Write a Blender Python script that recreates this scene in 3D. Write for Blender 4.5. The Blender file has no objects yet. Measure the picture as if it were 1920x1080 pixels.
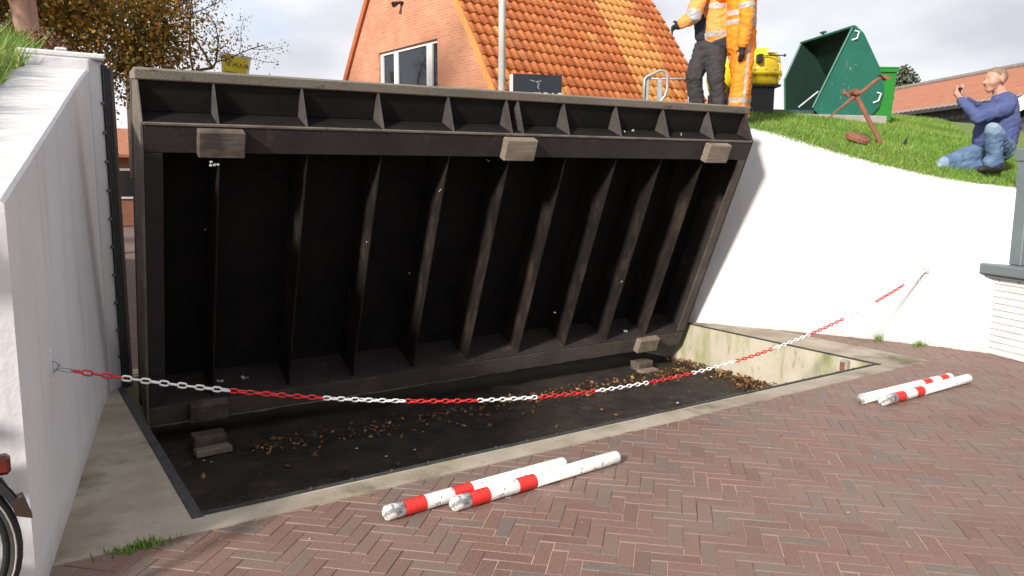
import bpy, math, random
import numpy as np
from mathutils import Vector, Matrix, noise as mnoise
random.seed(7); RNG = np.random.default_rng(7)
sc = bpy.context.scene
COL = sc.collection
rad = math.radians

# ---------------------------------------------------------------- camera, sky, sun, exposure
cam = bpy.data.cameras.new('camera'); cam.lens = 27.0; cam.sensor_width = 36.0
cam.clip_start = 0.05; cam.clip_end = 2000
cam_ob = bpy.data.objects.new('camera', cam); COL.objects.link(cam_ob)
CR = Matrix(((0.8322005, 0.07253124, -0.54971042), (-0.55443171, 0.12121474, -0.8233544), (0.0069141, 0.98997283, 0.14108859)))
cam_ob.matrix_world = Matrix.Translation((0, 0, 1.65)) @ CR.to_4x4()
sc.camera = cam_ob
SUN_TO = Vector((-1.0, -0.48, 0.56)).normalized()          # towards the sun
elev = math.asin(SUN_TO.z); azim = math.atan2(SUN_TO.x, SUN_TO.y)
w = bpy.data.worlds.new('World'); sc.world = w; w.use_nodes = True
nt = w.node_tree; nt.nodes.clear()
wo = nt.nodes.new('ShaderNodeOutputWorld'); bg = nt.nodes.new('ShaderNodeBackground')
sky = nt.nodes.new('ShaderNodeTexSky'); sky.sky_type = 'NISHITA'; sky.sun_disc = False
sky.sun_elevation = elev; sky.sun_rotation = azim
tc = nt.nodes.new('ShaderNodeTexCoord'); mp = nt.nodes.new('ShaderNodeMapping'); mp.inputs['Scale'].default_value = (1.0, 1.0, 2.6)
mp.inputs['Location'].default_value = (0.35, 0.1, 0.0)
n1 = nt.nodes.new('ShaderNodeTexNoise'); n1.inputs['Scale'].default_value = 2.2; n1.inputs['Detail'].default_value = 7; n1.inputs['Roughness'].default_value = 0.52
n2 = nt.nodes.new('ShaderNodeTexNoise'); n2.inputs['Scale'].default_value = 3.1; n2.inputs['Detail'].default_value = 5
r1 = nt.nodes.new('ShaderNodeValToRGB'); r1.color_ramp.elements[0].position = 0.22; r1.color_ramp.elements[1].position = 0.42
r2 = nt.nodes.new('ShaderNodeValToRGB')
r2.color_ramp.elements[0].position = 0.36; r2.color_ramp.elements[0].color = (0.66, 0.68, 0.76, 1)
r2.color_ramp.elements[1].position = 0.62; r2.color_ramp.elements[1].color = (1.0, 1.0, 1.03, 1)
cm = nt.nodes.new('ShaderNodeMix'); cm.data_type = 'RGBA'; cm.blend_type = 'MULTIPLY'; cm.inputs[0].default_value = 1.0
cm.inputs[7].default_value = (6.1, 6.1, 6.1, 1)
mx = nt.nodes.new('ShaderNodeMix'); mx.data_type = 'RGBA'
bg.inputs['Strength'].default_value = 0.1
L = nt.links.new
L(tc.outputs['Generated'], mp.inputs['Vector']); L(mp.outputs[0], n1.inputs['Vector']); L(mp.outputs[0], n2.inputs['Vector'])
L(n1.outputs['Fac'], r1.inputs[0]); L(n2.outputs['Fac'], r2.inputs[0]); L(r2.outputs[0], cm.inputs[6])
L(r1.outputs[0], mx.inputs[0]); L(sky.outputs[0], mx.inputs[6]); L(cm.outputs[2], mx.inputs[7])
L(mx.outputs[2], bg.inputs['Color']); L(bg.outputs[0], wo.inputs['Surface'])
sun = bpy.data.lights.new('sun', 'SUN'); sun.energy = 3.6; sun.angle = rad(6.0); sun.color = (1.0, 0.94, 0.86)
sun_ob = bpy.data.objects.new('sun', sun); COL.objects.link(sun_ob)
sun_ob.rotation_euler = SUN_TO.to_track_quat('Z', 'Y').to_euler(); sun_ob.location = (0, 0, 30)
sc.view_settings.view_transform = 'Standard'; sc.view_settings.look = 'None'
sc.view_settings.exposure = 0.75; sc.view_settings.gamma = 1.0; sc.view_settings.use_curve_mapping = False

# ---------------------------------------------------------------- materials
def ramp(nt, fac, stops):
    r = nt.nodes.new('ShaderNodeValToRGB'); e = r.color_ramp.elements
    while len(e) < len(stops): e.new(0.5)
    for el, (p, c) in zip(e, stops): el.position = p; el.color = (*c, 1)
    nt.links.new(fac, r.inputs[0]); return r.outputs[0]
def nz(nt, vec, scale, detail=5, rough=0.55, stretch=None):
    if stretch:
        m = nt.nodes.new('ShaderNodeMapping'); m.inputs['Scale'].default_value = stretch; nt.links.new(vec, m.inputs[0]); vec = m.outputs[0]
    n = nt.nodes.new('ShaderNodeTexNoise'); n.inputs['Scale'].default_value = scale; n.inputs['Detail'].default_value = detail
    n.inputs['Roughness'].default_value = rough; nt.links.new(vec, n.inputs['Vector']); return n.outputs['Fac']
def mixc(nt, fac, a, b, mode='MIX'):
    m = nt.nodes.new('ShaderNodeMix'); m.data_type = 'RGBA'; m.blend_type = mode
    for sock, v in ((0, fac), (6, a), (7, b)):
        if isinstance(v, (int, float)): m.inputs[sock].default_value = v
        elif isinstance(v, tuple): m.inputs[sock].default_value = (*v, 1)
        else: nt.links.new(v, m.inputs[sock])
    return m.outputs[2]
def newmat(name, rough=0.8, metallic=0.0, spec=0.5):
    m = bpy.data.materials.new(name); m.use_nodes = True; nt = m.node_tree
    b = nt.nodes['Principled BSDF']; b.inputs['Roughness'].default_value = rough; b.inputs['Metallic'].default_value = metallic
    b.inputs['Specular IOR Level'].default_value = spec
    return m, nt, b
def pos(nt): return nt.nodes.new('ShaderNodeNewGeometry').outputs['Position']
def objc(nt): return nt.nodes.new('ShaderNodeTexCoord').outputs['Object']
def bump(nt, b, h, strength=0.3, dist=0.01):
    n = nt.nodes.new('ShaderNodeBump'); n.inputs['Strength'].default_value = strength; n.inputs['Distance'].default_value = dist
    nt.links.new(h, n.inputs['Height']); nt.links.new(n.outputs[0], b.inputs['Normal'])
def mat(name, c, var=0.25, scale=6, rough=0.8, metallic=0.0, c2=None, bs=0.2, bscale=40, spec=0.5, spot=None, spot_scale=9, spot_pos=(0.6, 0.68), use_obj=False, stretch=None, fine=0.12):
    """base colour with blotches (c -> c2), fine grain, optional spots of wear, and relief"""
    m, nt, b = newmat(name, rough, metallic, spec); v = objc(nt) if use_obj else pos(nt)
    c2 = c2 or tuple(x * (1 - var) for x in c)
    col = ramp(nt, nz(nt, v, scale, 6, 0.6, stretch), [(0.35, c), (0.65, c2)])
    if fine: col = mixc(nt, 1.0, col, ramp(nt, nz(nt, v, bscale * 2.5, 3), [(0.3, (1 - fine,) * 3), (0.7, (1 + fine,) * 3)]), 'MULTIPLY')
    if spot: col = mixc(nt, ramp(nt, nz(nt, v, spot_scale, 6, 0.65, stretch), [(spot_pos[0], (0, 0, 0)), (spot_pos[1], (1, 1, 1))]), col, spot)
    nt.links.new(col, b.inputs['Base Color'])
    if bs: bump(nt, b, nz(nt, v, bscale, 4), bs, 0.004)
    return m
def random_mat(name, stops, rough=0.85,  grain=60, attr=False, dirt=None, bs=0.4, gvar=0.2, dscale=1.3):
    """one colour per piece, picked by its own random number, with grain inside each piece"""
    m, nt, b = newmat(name, rough)
    if attr:
        a = nt.nodes.new('ShaderNodeAttribute'); a.attribute_name = 'rnd'; f = a.outputs['Fac']
    else: f = nt.nodes.new('ShaderNodeObjectInfo').outputs['Random']
    v = pos(nt); col = ramp(nt, f, stops)
    col = mixc(nt, 1.0, col, ramp(nt, nz(nt, v, grain, 5, 0.65), [(0.3, (1 - gvar,) * 3), (0.7, (1 + gvar,) * 3)]), 'MULTIPLY')
    if dirt: col = mixc(nt, ramp(nt, nz(nt, v, dscale, 6, 0.6), [(0.42, (0, 0, 0)), (0.75, (0.75, 0.75, 0.75))]), col, dirt)
    nt.links.new(col, b.inputs['Base Color']); bump(nt, b, nz(nt, v, grain * 1.5, 3), bs, 0.003)
    return m

M = {}
PAVE = [(0.0, (0.160, 0.090, 0.071)), (0.25, (0.190, 0.104, 0.080)), (0.5, (0.200, 0.112, 0.087)), (0.72, (0.178, 0.116, 0.094)), (0.88, (0.152, 0.116, 0.098)), (1.0, (0.212, 0.124, 0.091))]
M['paver'] = random_mat('paver_brick', PAVE, rough=0.6, dirt=(0.200, 0.150, 0.122))
M['paver_s'] = random_mat('paver_brick_many', PAVE, rough=0.6, attr=True, dirt=(0.200, 0.150, 0.122))
M['joint'] = mat('joint_sand', (0.62, 0.50, 0.39), c2=(0.15, 0.11, 0.09), scale=1.3, rough=0.95, bscale=120)
M['road'] = mat('street_paving', (0.17, 0.11, 0.09), scale=8, rough=0.9)
M['concrete'] = mat('old_concrete', (0.41, 0.36, 0.29), c2=(0.27, 0.225, 0.165), scale=2.0, rough=0.92, bs=0.5, bscale=90, spot=(0.105, 0.095, 0.050), spot_scale=1.7, spot_pos=(0.52, 0.72), fine=0.45)
M['pitwall'] = None
M['white'] = None
M['steel_frame'] = mat('dark_angle_steel', (0.085, 0.086, 0.095), c2=(0.05, 0.05, 0.055), scale=14, rough=0.6, metallic=0.4, spot=(0.16, 0.13, 0.10), spot_pos=(0.62, 0.75))
M['gate'] = mat('black_gate_steel', (0.0095, 0.008, 0.008), c2=(0.019, 0.0145, 0.0125), scale=3.2, rough=0.62, bs=0.4, bscale=30, spot=(0.060, 0.040, 0.029), spot_scale=5.5, spot_pos=(0.50, 0.78), use_obj=True, stretch=(1, 1, 0.45), fine=0.3, spec=0.22)
M['gate_in'] = mat('black_gate_plate', (0.0055, 0.0053, 0.006), c2=(0.012, 0.0095, 0.0085), scale=4, rough=0.7, bs=0.3, bscale=30, use_obj=True, spec=0.22)
M['gate_gus'] = mat('dusty_gusset', (0.070, 0.060, 0.054), c2=(0.040, 0.034, 0.031), scale=6, rough=0.75, bs=0.4, use_obj=True)
M['gate_low'] = mat('silty_and_sunlit_beam', (0.085, 0.066, 0.053), c2=(0.050, 0.040, 0.034), scale=4, rough=0.8, bs=0.5, bscale=40, spot=(0.14, 0.11, 0.085), spot_scale=7, spot_pos=(0.6, 0.8), use_obj=True, fine=0.3)  # silt on the lower beam; on the right stile, sunlight put into the colour
M['gate_beam'] = mat('worn_gate_beam', (0.024, 0.021, 0.022), c2=(0.036, 0.029, 0.027), scale=2.6, rough=0.6, bs=0.4, bscale=35, spot=(0.10, 0.064, 0.042), spot_scale=5, spot_pos=(0.58, 0.80), use_obj=True, fine=0.3, spec=0.22)
M['gate_edge'] = mat('weathered_deck_edge', (0.21, 0.178, 0.148), c2=(0.135, 0.13, 0.095), scale=2.4, rough=0.9, bs=0.6, bscale=50, spot=(0.07, 0.055, 0.045), spot_scale=16, spot_pos=(0.6, 0.72), use_obj=True, stretch=(0.35, 1, 1), fine=0.3)
M['gate_side'] = mat('weathered_gate_side', (0.17, 0.145, 0.12), c2=(0.09, 0.075, 0.06), scale=5, rough=0.85, bs=0.5, bscale=50, spot=(0.05, 0.04, 0.03), spot_scale=12, use_obj=True)
M['deck'] = mat('deck_coating', (0.10, 0.10, 0.10), scale=8, rough=0.9)
def timber(name, a, b, stain, amt):
    m, nt, bs_ = newmat(name, 0.85); v = objc(nt)
    g_ = nz(nt, v, 5.0, 7, 0.7, (0.6, 9, 9)); col = ramp(nt, g_, [(0.3, a), (0.55, b), (0.75, a)])
    col = mixc(nt, ramp(nt, nz(nt, v, 7, 5, 0.6), [(0.5 - amt, (0, 0, 0)), (0.75 - amt, (0.9, 0.9, 0.9))]), col, stain)
    nt.links.new(col, bs_.inputs['Base Color']); bump(nt, bs_, g_, 0.7, 0.006); return m
M['timber'] = timber('grey_bearing_timber', (0.28, 0.24, 0.185), (0.17, 0.135, 0.10), (0.085, 0.058, 0.040), 0.0)
M['timber_dark'] = timber('dark_bearing_timber', (0.17, 0.14, 0.11), (0.09, 0.068, 0.052), (0.040, 0.028, 0.022), 0.12)
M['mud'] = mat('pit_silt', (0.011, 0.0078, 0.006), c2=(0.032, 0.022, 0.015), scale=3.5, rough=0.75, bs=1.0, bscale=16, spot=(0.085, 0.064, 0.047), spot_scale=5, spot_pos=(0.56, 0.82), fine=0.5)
M['rubber'] = mat('black_rubber', (0.014, 0.014, 0.015), c2=(0.035, 0.034, 0.033), scale=25, rough=0.5, spot=(0.25, 0.25, 0.25), spot_scale=26, spot_pos=(0.68, 0.74))
M['rust_edge'] = mat('brown_seal_edge', (0.16, 0.12, 0.095), scale=12, rough=0.8)
M['bolt'] = mat('bolt_steel', (0.12, 0.12, 0.12), scale=20, rough=0.5, metallic=0.6)
M['zinc'] = mat('galvanised', (0.45, 0.47, 0.49), scale=10, rough=0.45, metallic=0.5)
M['red_plastic'] = mat('red_plastic', (0.62, 0.020, 0.025), var=0.15, scale=5, rough=0.4, bs=0)
M['white_plastic'] = mat('white_plastic', (0.80, 0.79, 0.77), var=0.1, scale=5, rough=0.4, bs=0)
M['pole_white'] = mat('chipped_white_paint', (0.76, 0.75, 0.72), var=0.1, scale=8, rough=0.45, spot=(0.17, 0.17, 0.165), spot_scale=22, spot_pos=(0.60, 0.63), bs=0.1, use_obj=True)
M['pole_red'] = mat('chipped_red_band', (0.66, 0.030, 0.022), var=0.12, scale=8, rough=0.4, spot=(0.35, 0.30, 0.29), spot_scale=20, spot_pos=(0.69, 0.71), bs=0.1, use_obj=True)
M['pole_bare'] = mat('scuffed_pole_end', (0.74, 0.73, 0.70), var=0.1, scale=8, rough=0.5, spot=(0.22, 0.22, 0.215), spot_scale=24, spot_pos=(0.50, 0.56), use_obj=True)
M['soil_grass'] = mat('turf', (0.095, 0.17, 0.020), c2=(0.14, 0.17, 0.04), scale=3, rough=0.95, bs=0.8, bscale=60, fine=0.4)
M['blade'] = random_mat('grass_blade', [(0.0, (0.060, 0.135, 0.012)), (0.4, (0.115, 0.225, 0.020)), (0.75, (0.18, 0.275, 0.035)), (0.93, (0.27, 0.27, 0.07)), (1.0, (0.33, 0.25, 0.11))], attr=True, rough=0.6, bs=0)
M['orange_leaf'] = random_mat('autumn_leaf', [(0.0, (0.040, 0.055, 0.010)), (0.35, (0.13, 0.125, 0.018)), (0.55, (0.36, 0.19, 0.018)), (0.8, (0.46, 0.19, 0.016)), (1.0, (0.20, 0.085, 0.025))], attr=True, rough=0.7, bs=0)
M['dark_leaf'] = random_mat('sparse_leaf', [(0.0, (0.06, 0.045, 0.018)), (0.5, (0.18, 0.085, 0.02)), (1.0, (0.09, 0.075, 0.03))], attr=True, rough=0.7, bs=0)
M['green_leaf'] = random_mat('conifer_leaf', [(0.0, (0.03, 0.045, 0.02)), (1.0, (0.07, 0.08, 0.035))], attr=True, rough=0.7, bs=0)
M['litter'] = random_mat('fallen_leaf', [(0.0, (0.045, 0.024, 0.012)), (0.45, (0.11, 0.048, 0.016)), (0.8, (0.24, 0.105, 0.026)), (1.0, (0.36, 0.22, 0.08))], attr=True, rough=0.75, bs=0)
M['shrub_leaf'] = random_mat('rusty_twig_leaf', [(0.0, (0.13, 0.06, 0.035)), (0.6, (0.25, 0.10, 0.055)), (1.0, (0.12, 0.10, 0.04))], attr=True, rough=0.7, bs=0)
M['bark_pink'] = mat('pale_reddish_bark', (0.46, 0.27, 0.215), c2=(0.33, 0.18, 0.14), scale=4, rough=0.85, bs=0.5, bscale=30, stretch=(1, 1, 0.4))
M['bark'] = mat('brown_bark', (0.12, 0.085, 0.065), scale=5, rough=0.9, bs=0.5, bscale=30)
M['window_white'] = mat('white_window_paint', (0.80, 0.80, 0.79), var=0.06, scale=6, rough=0.4, bs=0)
M['grey_paint'] = mat('grey_green_paint', (0.145, 0.18, 0.185), var=0.12, scale=6, rough=0.45, bs=0.05)
M['lampwhite'] = mat('white_post_paint', (0.66, 0.65, 0.62), var=0.15, scale=3, rough=0.5, bs=0)
M['sign_navy'] = mat('navy_sign_board', (0.010, 0.014, 0.028), var=0.3, scale=5, rough=0.7, bs=0)
M['sign_yellow'] = mat('yellow_sign_board', (0.70, 0.62, 0.05), var=0.1, scale=5, rough=0.5, bs=0)
M['ink'] = mat('dark_ink', (0.10, 0.085, 0.03), scale=5, rough=0.6, bs=0)
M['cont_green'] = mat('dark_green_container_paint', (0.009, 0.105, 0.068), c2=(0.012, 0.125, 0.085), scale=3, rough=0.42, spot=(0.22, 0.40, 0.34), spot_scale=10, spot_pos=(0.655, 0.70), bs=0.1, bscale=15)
M['cont_in'] = mat('container_inner_shaded', (0.0035, 0.026, 0.019), c2=(0.0045, 0.020, 0.015), scale=3, rough=0.6, bs=0.1)  # darker copy of the green: the shade inside is put into the colour
M['bin_green'] = mat('bright_green_plastic', (0.018, 0.20, 0.020), var=0.1, scale=3, rough=0.4, bs=0)
M['rust'] = mat('rusty_iron', (0.26, 0.095, 0.055), c2=(0.15, 0.065, 0.045), scale=16, rough=0.85, bs=0.5, bscale=60)
M['yellow'] = mat('yellow_machine_paint', (0.72, 0.53, 0.010), c2=(0.62, 0.42, 0.010), scale=4, rough=0.35, bs=0)
M['black_metal'] = mat('black_metal', (0.015, 0.015, 0.017), scale=6, rough=0.5, bs=0.1)
M['blue_steel'] = mat('dark_teal_steel', (0.045, 0.085, 0.095), scale=6, rough=0.5, bs=0.1)
M['tyre'] = mat('bicycle_tyre', (0.018, 0.017, 0.016), scale=20, rough=0.75, bs=0.3)
M['mudguard'] = mat('brown_mudguard', (0.040, 0.024, 0.018), scale=12, rough=0.35, bs=0)
M['reflector'] = mat('dark_red_reflector', (0.13, 0.016, 0.010), scale=12, rough=0.25, bs=0)
M['bikepaint'] = mat('black_bike_paint', (0.012, 0.012, 0.013), scale=6, rough=0.3, bs=0)
M['saddle'] = mat('saddle_leather', (0.07, 0.035, 0.02), scale=9, rough=0.55)
M['hivis'] = mat('orange_hi_vis_cloth', (0.86, 0.26, 0.010), c2=(0.80, 0.20, 0.010), scale=7, rough=0.75, bs=0.6, bscale=14)
M['hivis_pale'] = mat('faded_orange_hi_vis_cloth', (0.80, 0.34, 0.085), c2=(0.74, 0.27, 0.06), scale=7, rough=0.75, bs=0.6, bscale=14)
M['hivis_y'] = mat('yellow_hi_vis_cloth', (0.85, 0.62, 0.02), scale=7, rough=0.75, bs=0.6, bscale=14)
M['reflex'] = mat('grey_reflective_tape', (0.42, 0.41, 0.40), var=0.15, scale=8, rough=0.45, bs=0)
M['navy_cloth'] = mat('navy_work_cloth', (0.018, 0.020, 0.034), c2=(0.030, 0.032, 0.045), scale=7, rough=0.85, bs=0.6, bscale=14)
M['charcoal'] = mat('charcoal_trousers', (0.022, 0.020, 0.023), c2=(0.040, 0.035, 0.038), scale=7, rough=0.85, bs=0.7, bscale=14)
M['glove'] = mat('black_glove', (0.010, 0.010, 0.012), scale=9, rough=0.7)
M['skin'] = mat('skin', (0.50, 0.27, 0.19), c2=(0.44, 0.22, 0.15), scale=14, rough=0.55, bs=0.1)
M['hair'] = mat('short_fair_hair', (0.16, 0.11, 0.07), c2=(0.25, 0.18, 0.13), scale=40, rough=0.8, bs=0.6, bscale=150)
M['blue_sweater'] = mat('blue_sweater', (0.050, 0.068, 0.175), c2=(0.066, 0.088, 0.215), scale=6, rough=0.9, bs=0.7, bscale=13)
M['jeans'] = mat('blue_jeans', (0.050, 0.095, 0.19), c2=(0.12, 0.19, 0.30), scale=6, rough=0.85, bs=0.6, bscale=16)
M['jeans_worn'] = mat('worn_pale_denim', (0.26, 0.33, 0.40), c2=(0.13, 0.20, 0.31), scale=11, rough=0.85, bs=0.5, bscale=16)
M['shoe'] = mat('dark_shoe', (0.020, 0.018, 0.018), scale=9, rough=0.6)
M['boot_white'] = mat('pale_work_boot', (0.62, 0.58, 0.55), scale=9, rough=0.6)
M['gutter'] = mat('dark_gutter', (0.05, 0.05, 0.055), scale=4, rough=0.6)
M['ridge'] = mat('grey_ridge', (0.26, 0.22, 0.20), scale=4, rough=0.8)
M['cream'] = mat('cream_render', (0.55, 0.50, 0.42), scale=2, rough=0.9)
M['slab'] = mat('pale_slab', (0.36, 0.33, 0.29), scale=5, rough=0.9)
M['fleck'] = mat('white_flecks', (0.42, 0.42, 0.40), scale=30, rough=0.8)
M['curtain'] = mat('grey_curtain', (0.24, 0.25, 0.28), scale=3, rough=0.9)
def glass(name):
    m, nt, b = newmat(name, 0.04); b.inputs['Base Color'].default_value = (0.018, 0.022, 0.028, 1); b.inputs['Specular IOR Level'].default_value = 0.5
    v = pos(nt); bump(nt, b, nz(nt, v, 1.5, 2), 0.05, 0.02); return m
M['glass'] = glass('dark_window_glass')
def white_wall():
    m, nt, b = newmat('white_plaster', 0.85); v = pos(nt)
    col = ramp(nt, nz(nt, v, 1.2, 6, 0.6), [(0.3, (0.67, 0.66, 0.665)), (0.7, (0.59, 0.575, 0.58))])
    col = mixc(nt, ramp(nt, nz(nt, v, 2.0, 5, 0.6, (4, 4, 0.22)), [(0.53, (0, 0, 0)), (0.78, (0.6, 0.6, 0.6))]), col, (0.42, 0.385, 0.385))
    col = mixc(nt, ramp(nt, nz(nt, v, 5.5, 8, 0.7), [(0.60, (0, 0, 0)), (0.74, (0.4, 0.4, 0.4))]), col, (0.47, 0.45, 0.44))
    sp = nt.nodes.new('ShaderNodeSeparateXYZ'); nt.links.new(v, sp.inputs[0])
    mr = nt.nodes.new('ShaderNodeMapRange'); mr.inputs[1].default_value = 0.0; mr.inputs[2].default_value = 0.14; mr.inputs[3].default_value = 0.75; mr.inputs[4].default_value = 0.0
    nt.links.new(sp.outputs[2], mr.inputs[0])
    ml = nt.nodes.new('ShaderNodeMath'); ml.operation = 'MULTIPLY'; nt.links.new(mr.outputs[0], ml.inputs[0]); nt.links.new(nz(nt, v, 9, 5), ml.inputs[1])
    col = mixc(nt, ml.outputs[0], col, (0.30, 0.24, 0.19))
    nt.links.new(col, b.inputs['Base Color']); bump(nt, b, nz(nt, v, 14, 8, 0.68), 0.55, 0.010); return m
M['white'] = white_wall()
def pit_wall():
    m, nt, b = newmat('stained_pit_concrete', 0.85); v = pos(nt)
    col = ramp(nt, nz(nt, v, 3, 6, 0.6), [(0.3, (0.52, 0.47, 0.37)), (0.7, (0.40, 0.36, 0.28))])
    col = mixc(nt, ramp(nt, nz(nt, v, 2.4, 5, 0.6, (1, 1.6, 0.5)), [(0.46, (0, 0, 0)), (0.66, (0.85, 0.85, 0.85))]), col, (0.24, 0.26, 0.085))
    col = mixc(nt, ramp(nt, nz(nt, v, 12, 6, 0.7, (1, 1, 0.35)), [(0.58, (0, 0, 0)), (0.72, (0.7, 0.7, 0.7))]), col, (0.13, 0.11, 0.075))
    nt.links.new(col, b.inputs['Base Color']); bump(nt, b, nz(nt, v, 40, 5), 0.3, 0.004); return m
M['pitwall'] = pit_wall()
def brick_wall_mat(name, ca, cb, mortar, bw=0.21, bh=0.0625):
    m, nt, b = newmat(name, 0.9); v = objc(nt)
    s = nt.nodes.new('ShaderNodeSeparateXYZ'); nt.links.new(v, s.inputs[0]); c = nt.nodes.new('ShaderNodeCombineXYZ')
    ad = nt.nodes.new('ShaderNodeMath'); nt.links.new(s.outputs[0], ad.inputs[0]); nt.links.new(s.outputs[1], ad.inputs[1])
    nt.links.new(ad.outputs[0], c.inputs[0]); nt.links.new(s.outputs[2], c.inputs[1])
    t = nt.nodes.new('ShaderNodeTexBrick'); t.inputs['Scale'].default_value = 1.0; t.inputs['Brick Width'].default_value = bw; t.inputs['Row Height'].default_value = bh
    t.inputs['Mortar Size'].default_value = 0.005; t.inputs['Mortar Smooth'].default_value = 0.2
    t.inputs['Color1'].default_value = (*ca, 1); t.inputs['Color2'].default_value = (*cb, 1); t.inputs['Mortar'].default_value = (*mortar, 1)
    nt.links.new(c.outputs[0], t.inputs['Vector'])
    col = mixc(nt, 1.0, t.outputs['Color'], ramp(nt, nz(nt, v, 1.6, 5), [(0.3, (0.85,) * 3), (0.7, (1.12,) * 3)]), 'MULTIPLY')
    nt.links.new(col, b.inputs['Base Color']); bump(nt, b, t.outputs['Fac'], -0.5, 0.006); return m
M['gable_brick'] = brick_wall_mat('orange_gable_brick', (0.56, 0.245, 0.14), (0.49, 0.20, 0.112), (0.50, 0.34, 0.25))
M['far_brick'] = brick_wall_mat('far_brick', (0.30, 0.12, 0.07), (0.24, 0.09, 0.05), (0.3, 0.2, 0.15))
TILE = [(0.0, (0.40, 0.108, 0.034)), (0.3, (0.46, 0.130, 0.038)), (0.6, (0.50, 0.148, 0.042)), (0.85, (0.53, 0.172, 0.05)), (1.0, (0.43, 0.142, 0.055))]
TILE_YELLOW = [(0.0, (0.60, 0.26, 0.075)), (0.5, (0.66, 0.31, 0.09)), (1.0, (0.62, 0.24, 0.065))]
M['tile'] = random_mat('orange_pantile', TILE, grain=14, gvar=0.25, rough=0.6)
M['tile_s'] = random_mat('orange_pantile_many', TILE, grain=14, gvar=0.25, attr=True, rough=0.6)
M['tile_yellow'] = random_mat('yellow_pantile', TILE_YELLOW, grain=14, gvar=0.2, rough=0.6)
M['tile_yellow_s'] = random_mat('yellow_pantile_many', TILE_YELLOW, grain=14, gvar=0.2, attr=True, rough=0.6)
M['far_tile'] = mat('far_orange_roof', (0.40, 0.16, 0.085), c2=(0.34, 0.125, 0.066), scale=3, rough=0.8, bs=0.4, bscale=7)
M['white_brick'] = mat('white_painted_brick', (0.70, 0.68, 0.68), c2=(0.62, 0.60, 0.60), scale=8, rough=0.8, bs=0.4, bscale=60)
M['white_mortar'] = mat('white_painted_joint', (0.63, 0.61, 0.61), scale=8, rough=0.9)

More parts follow.
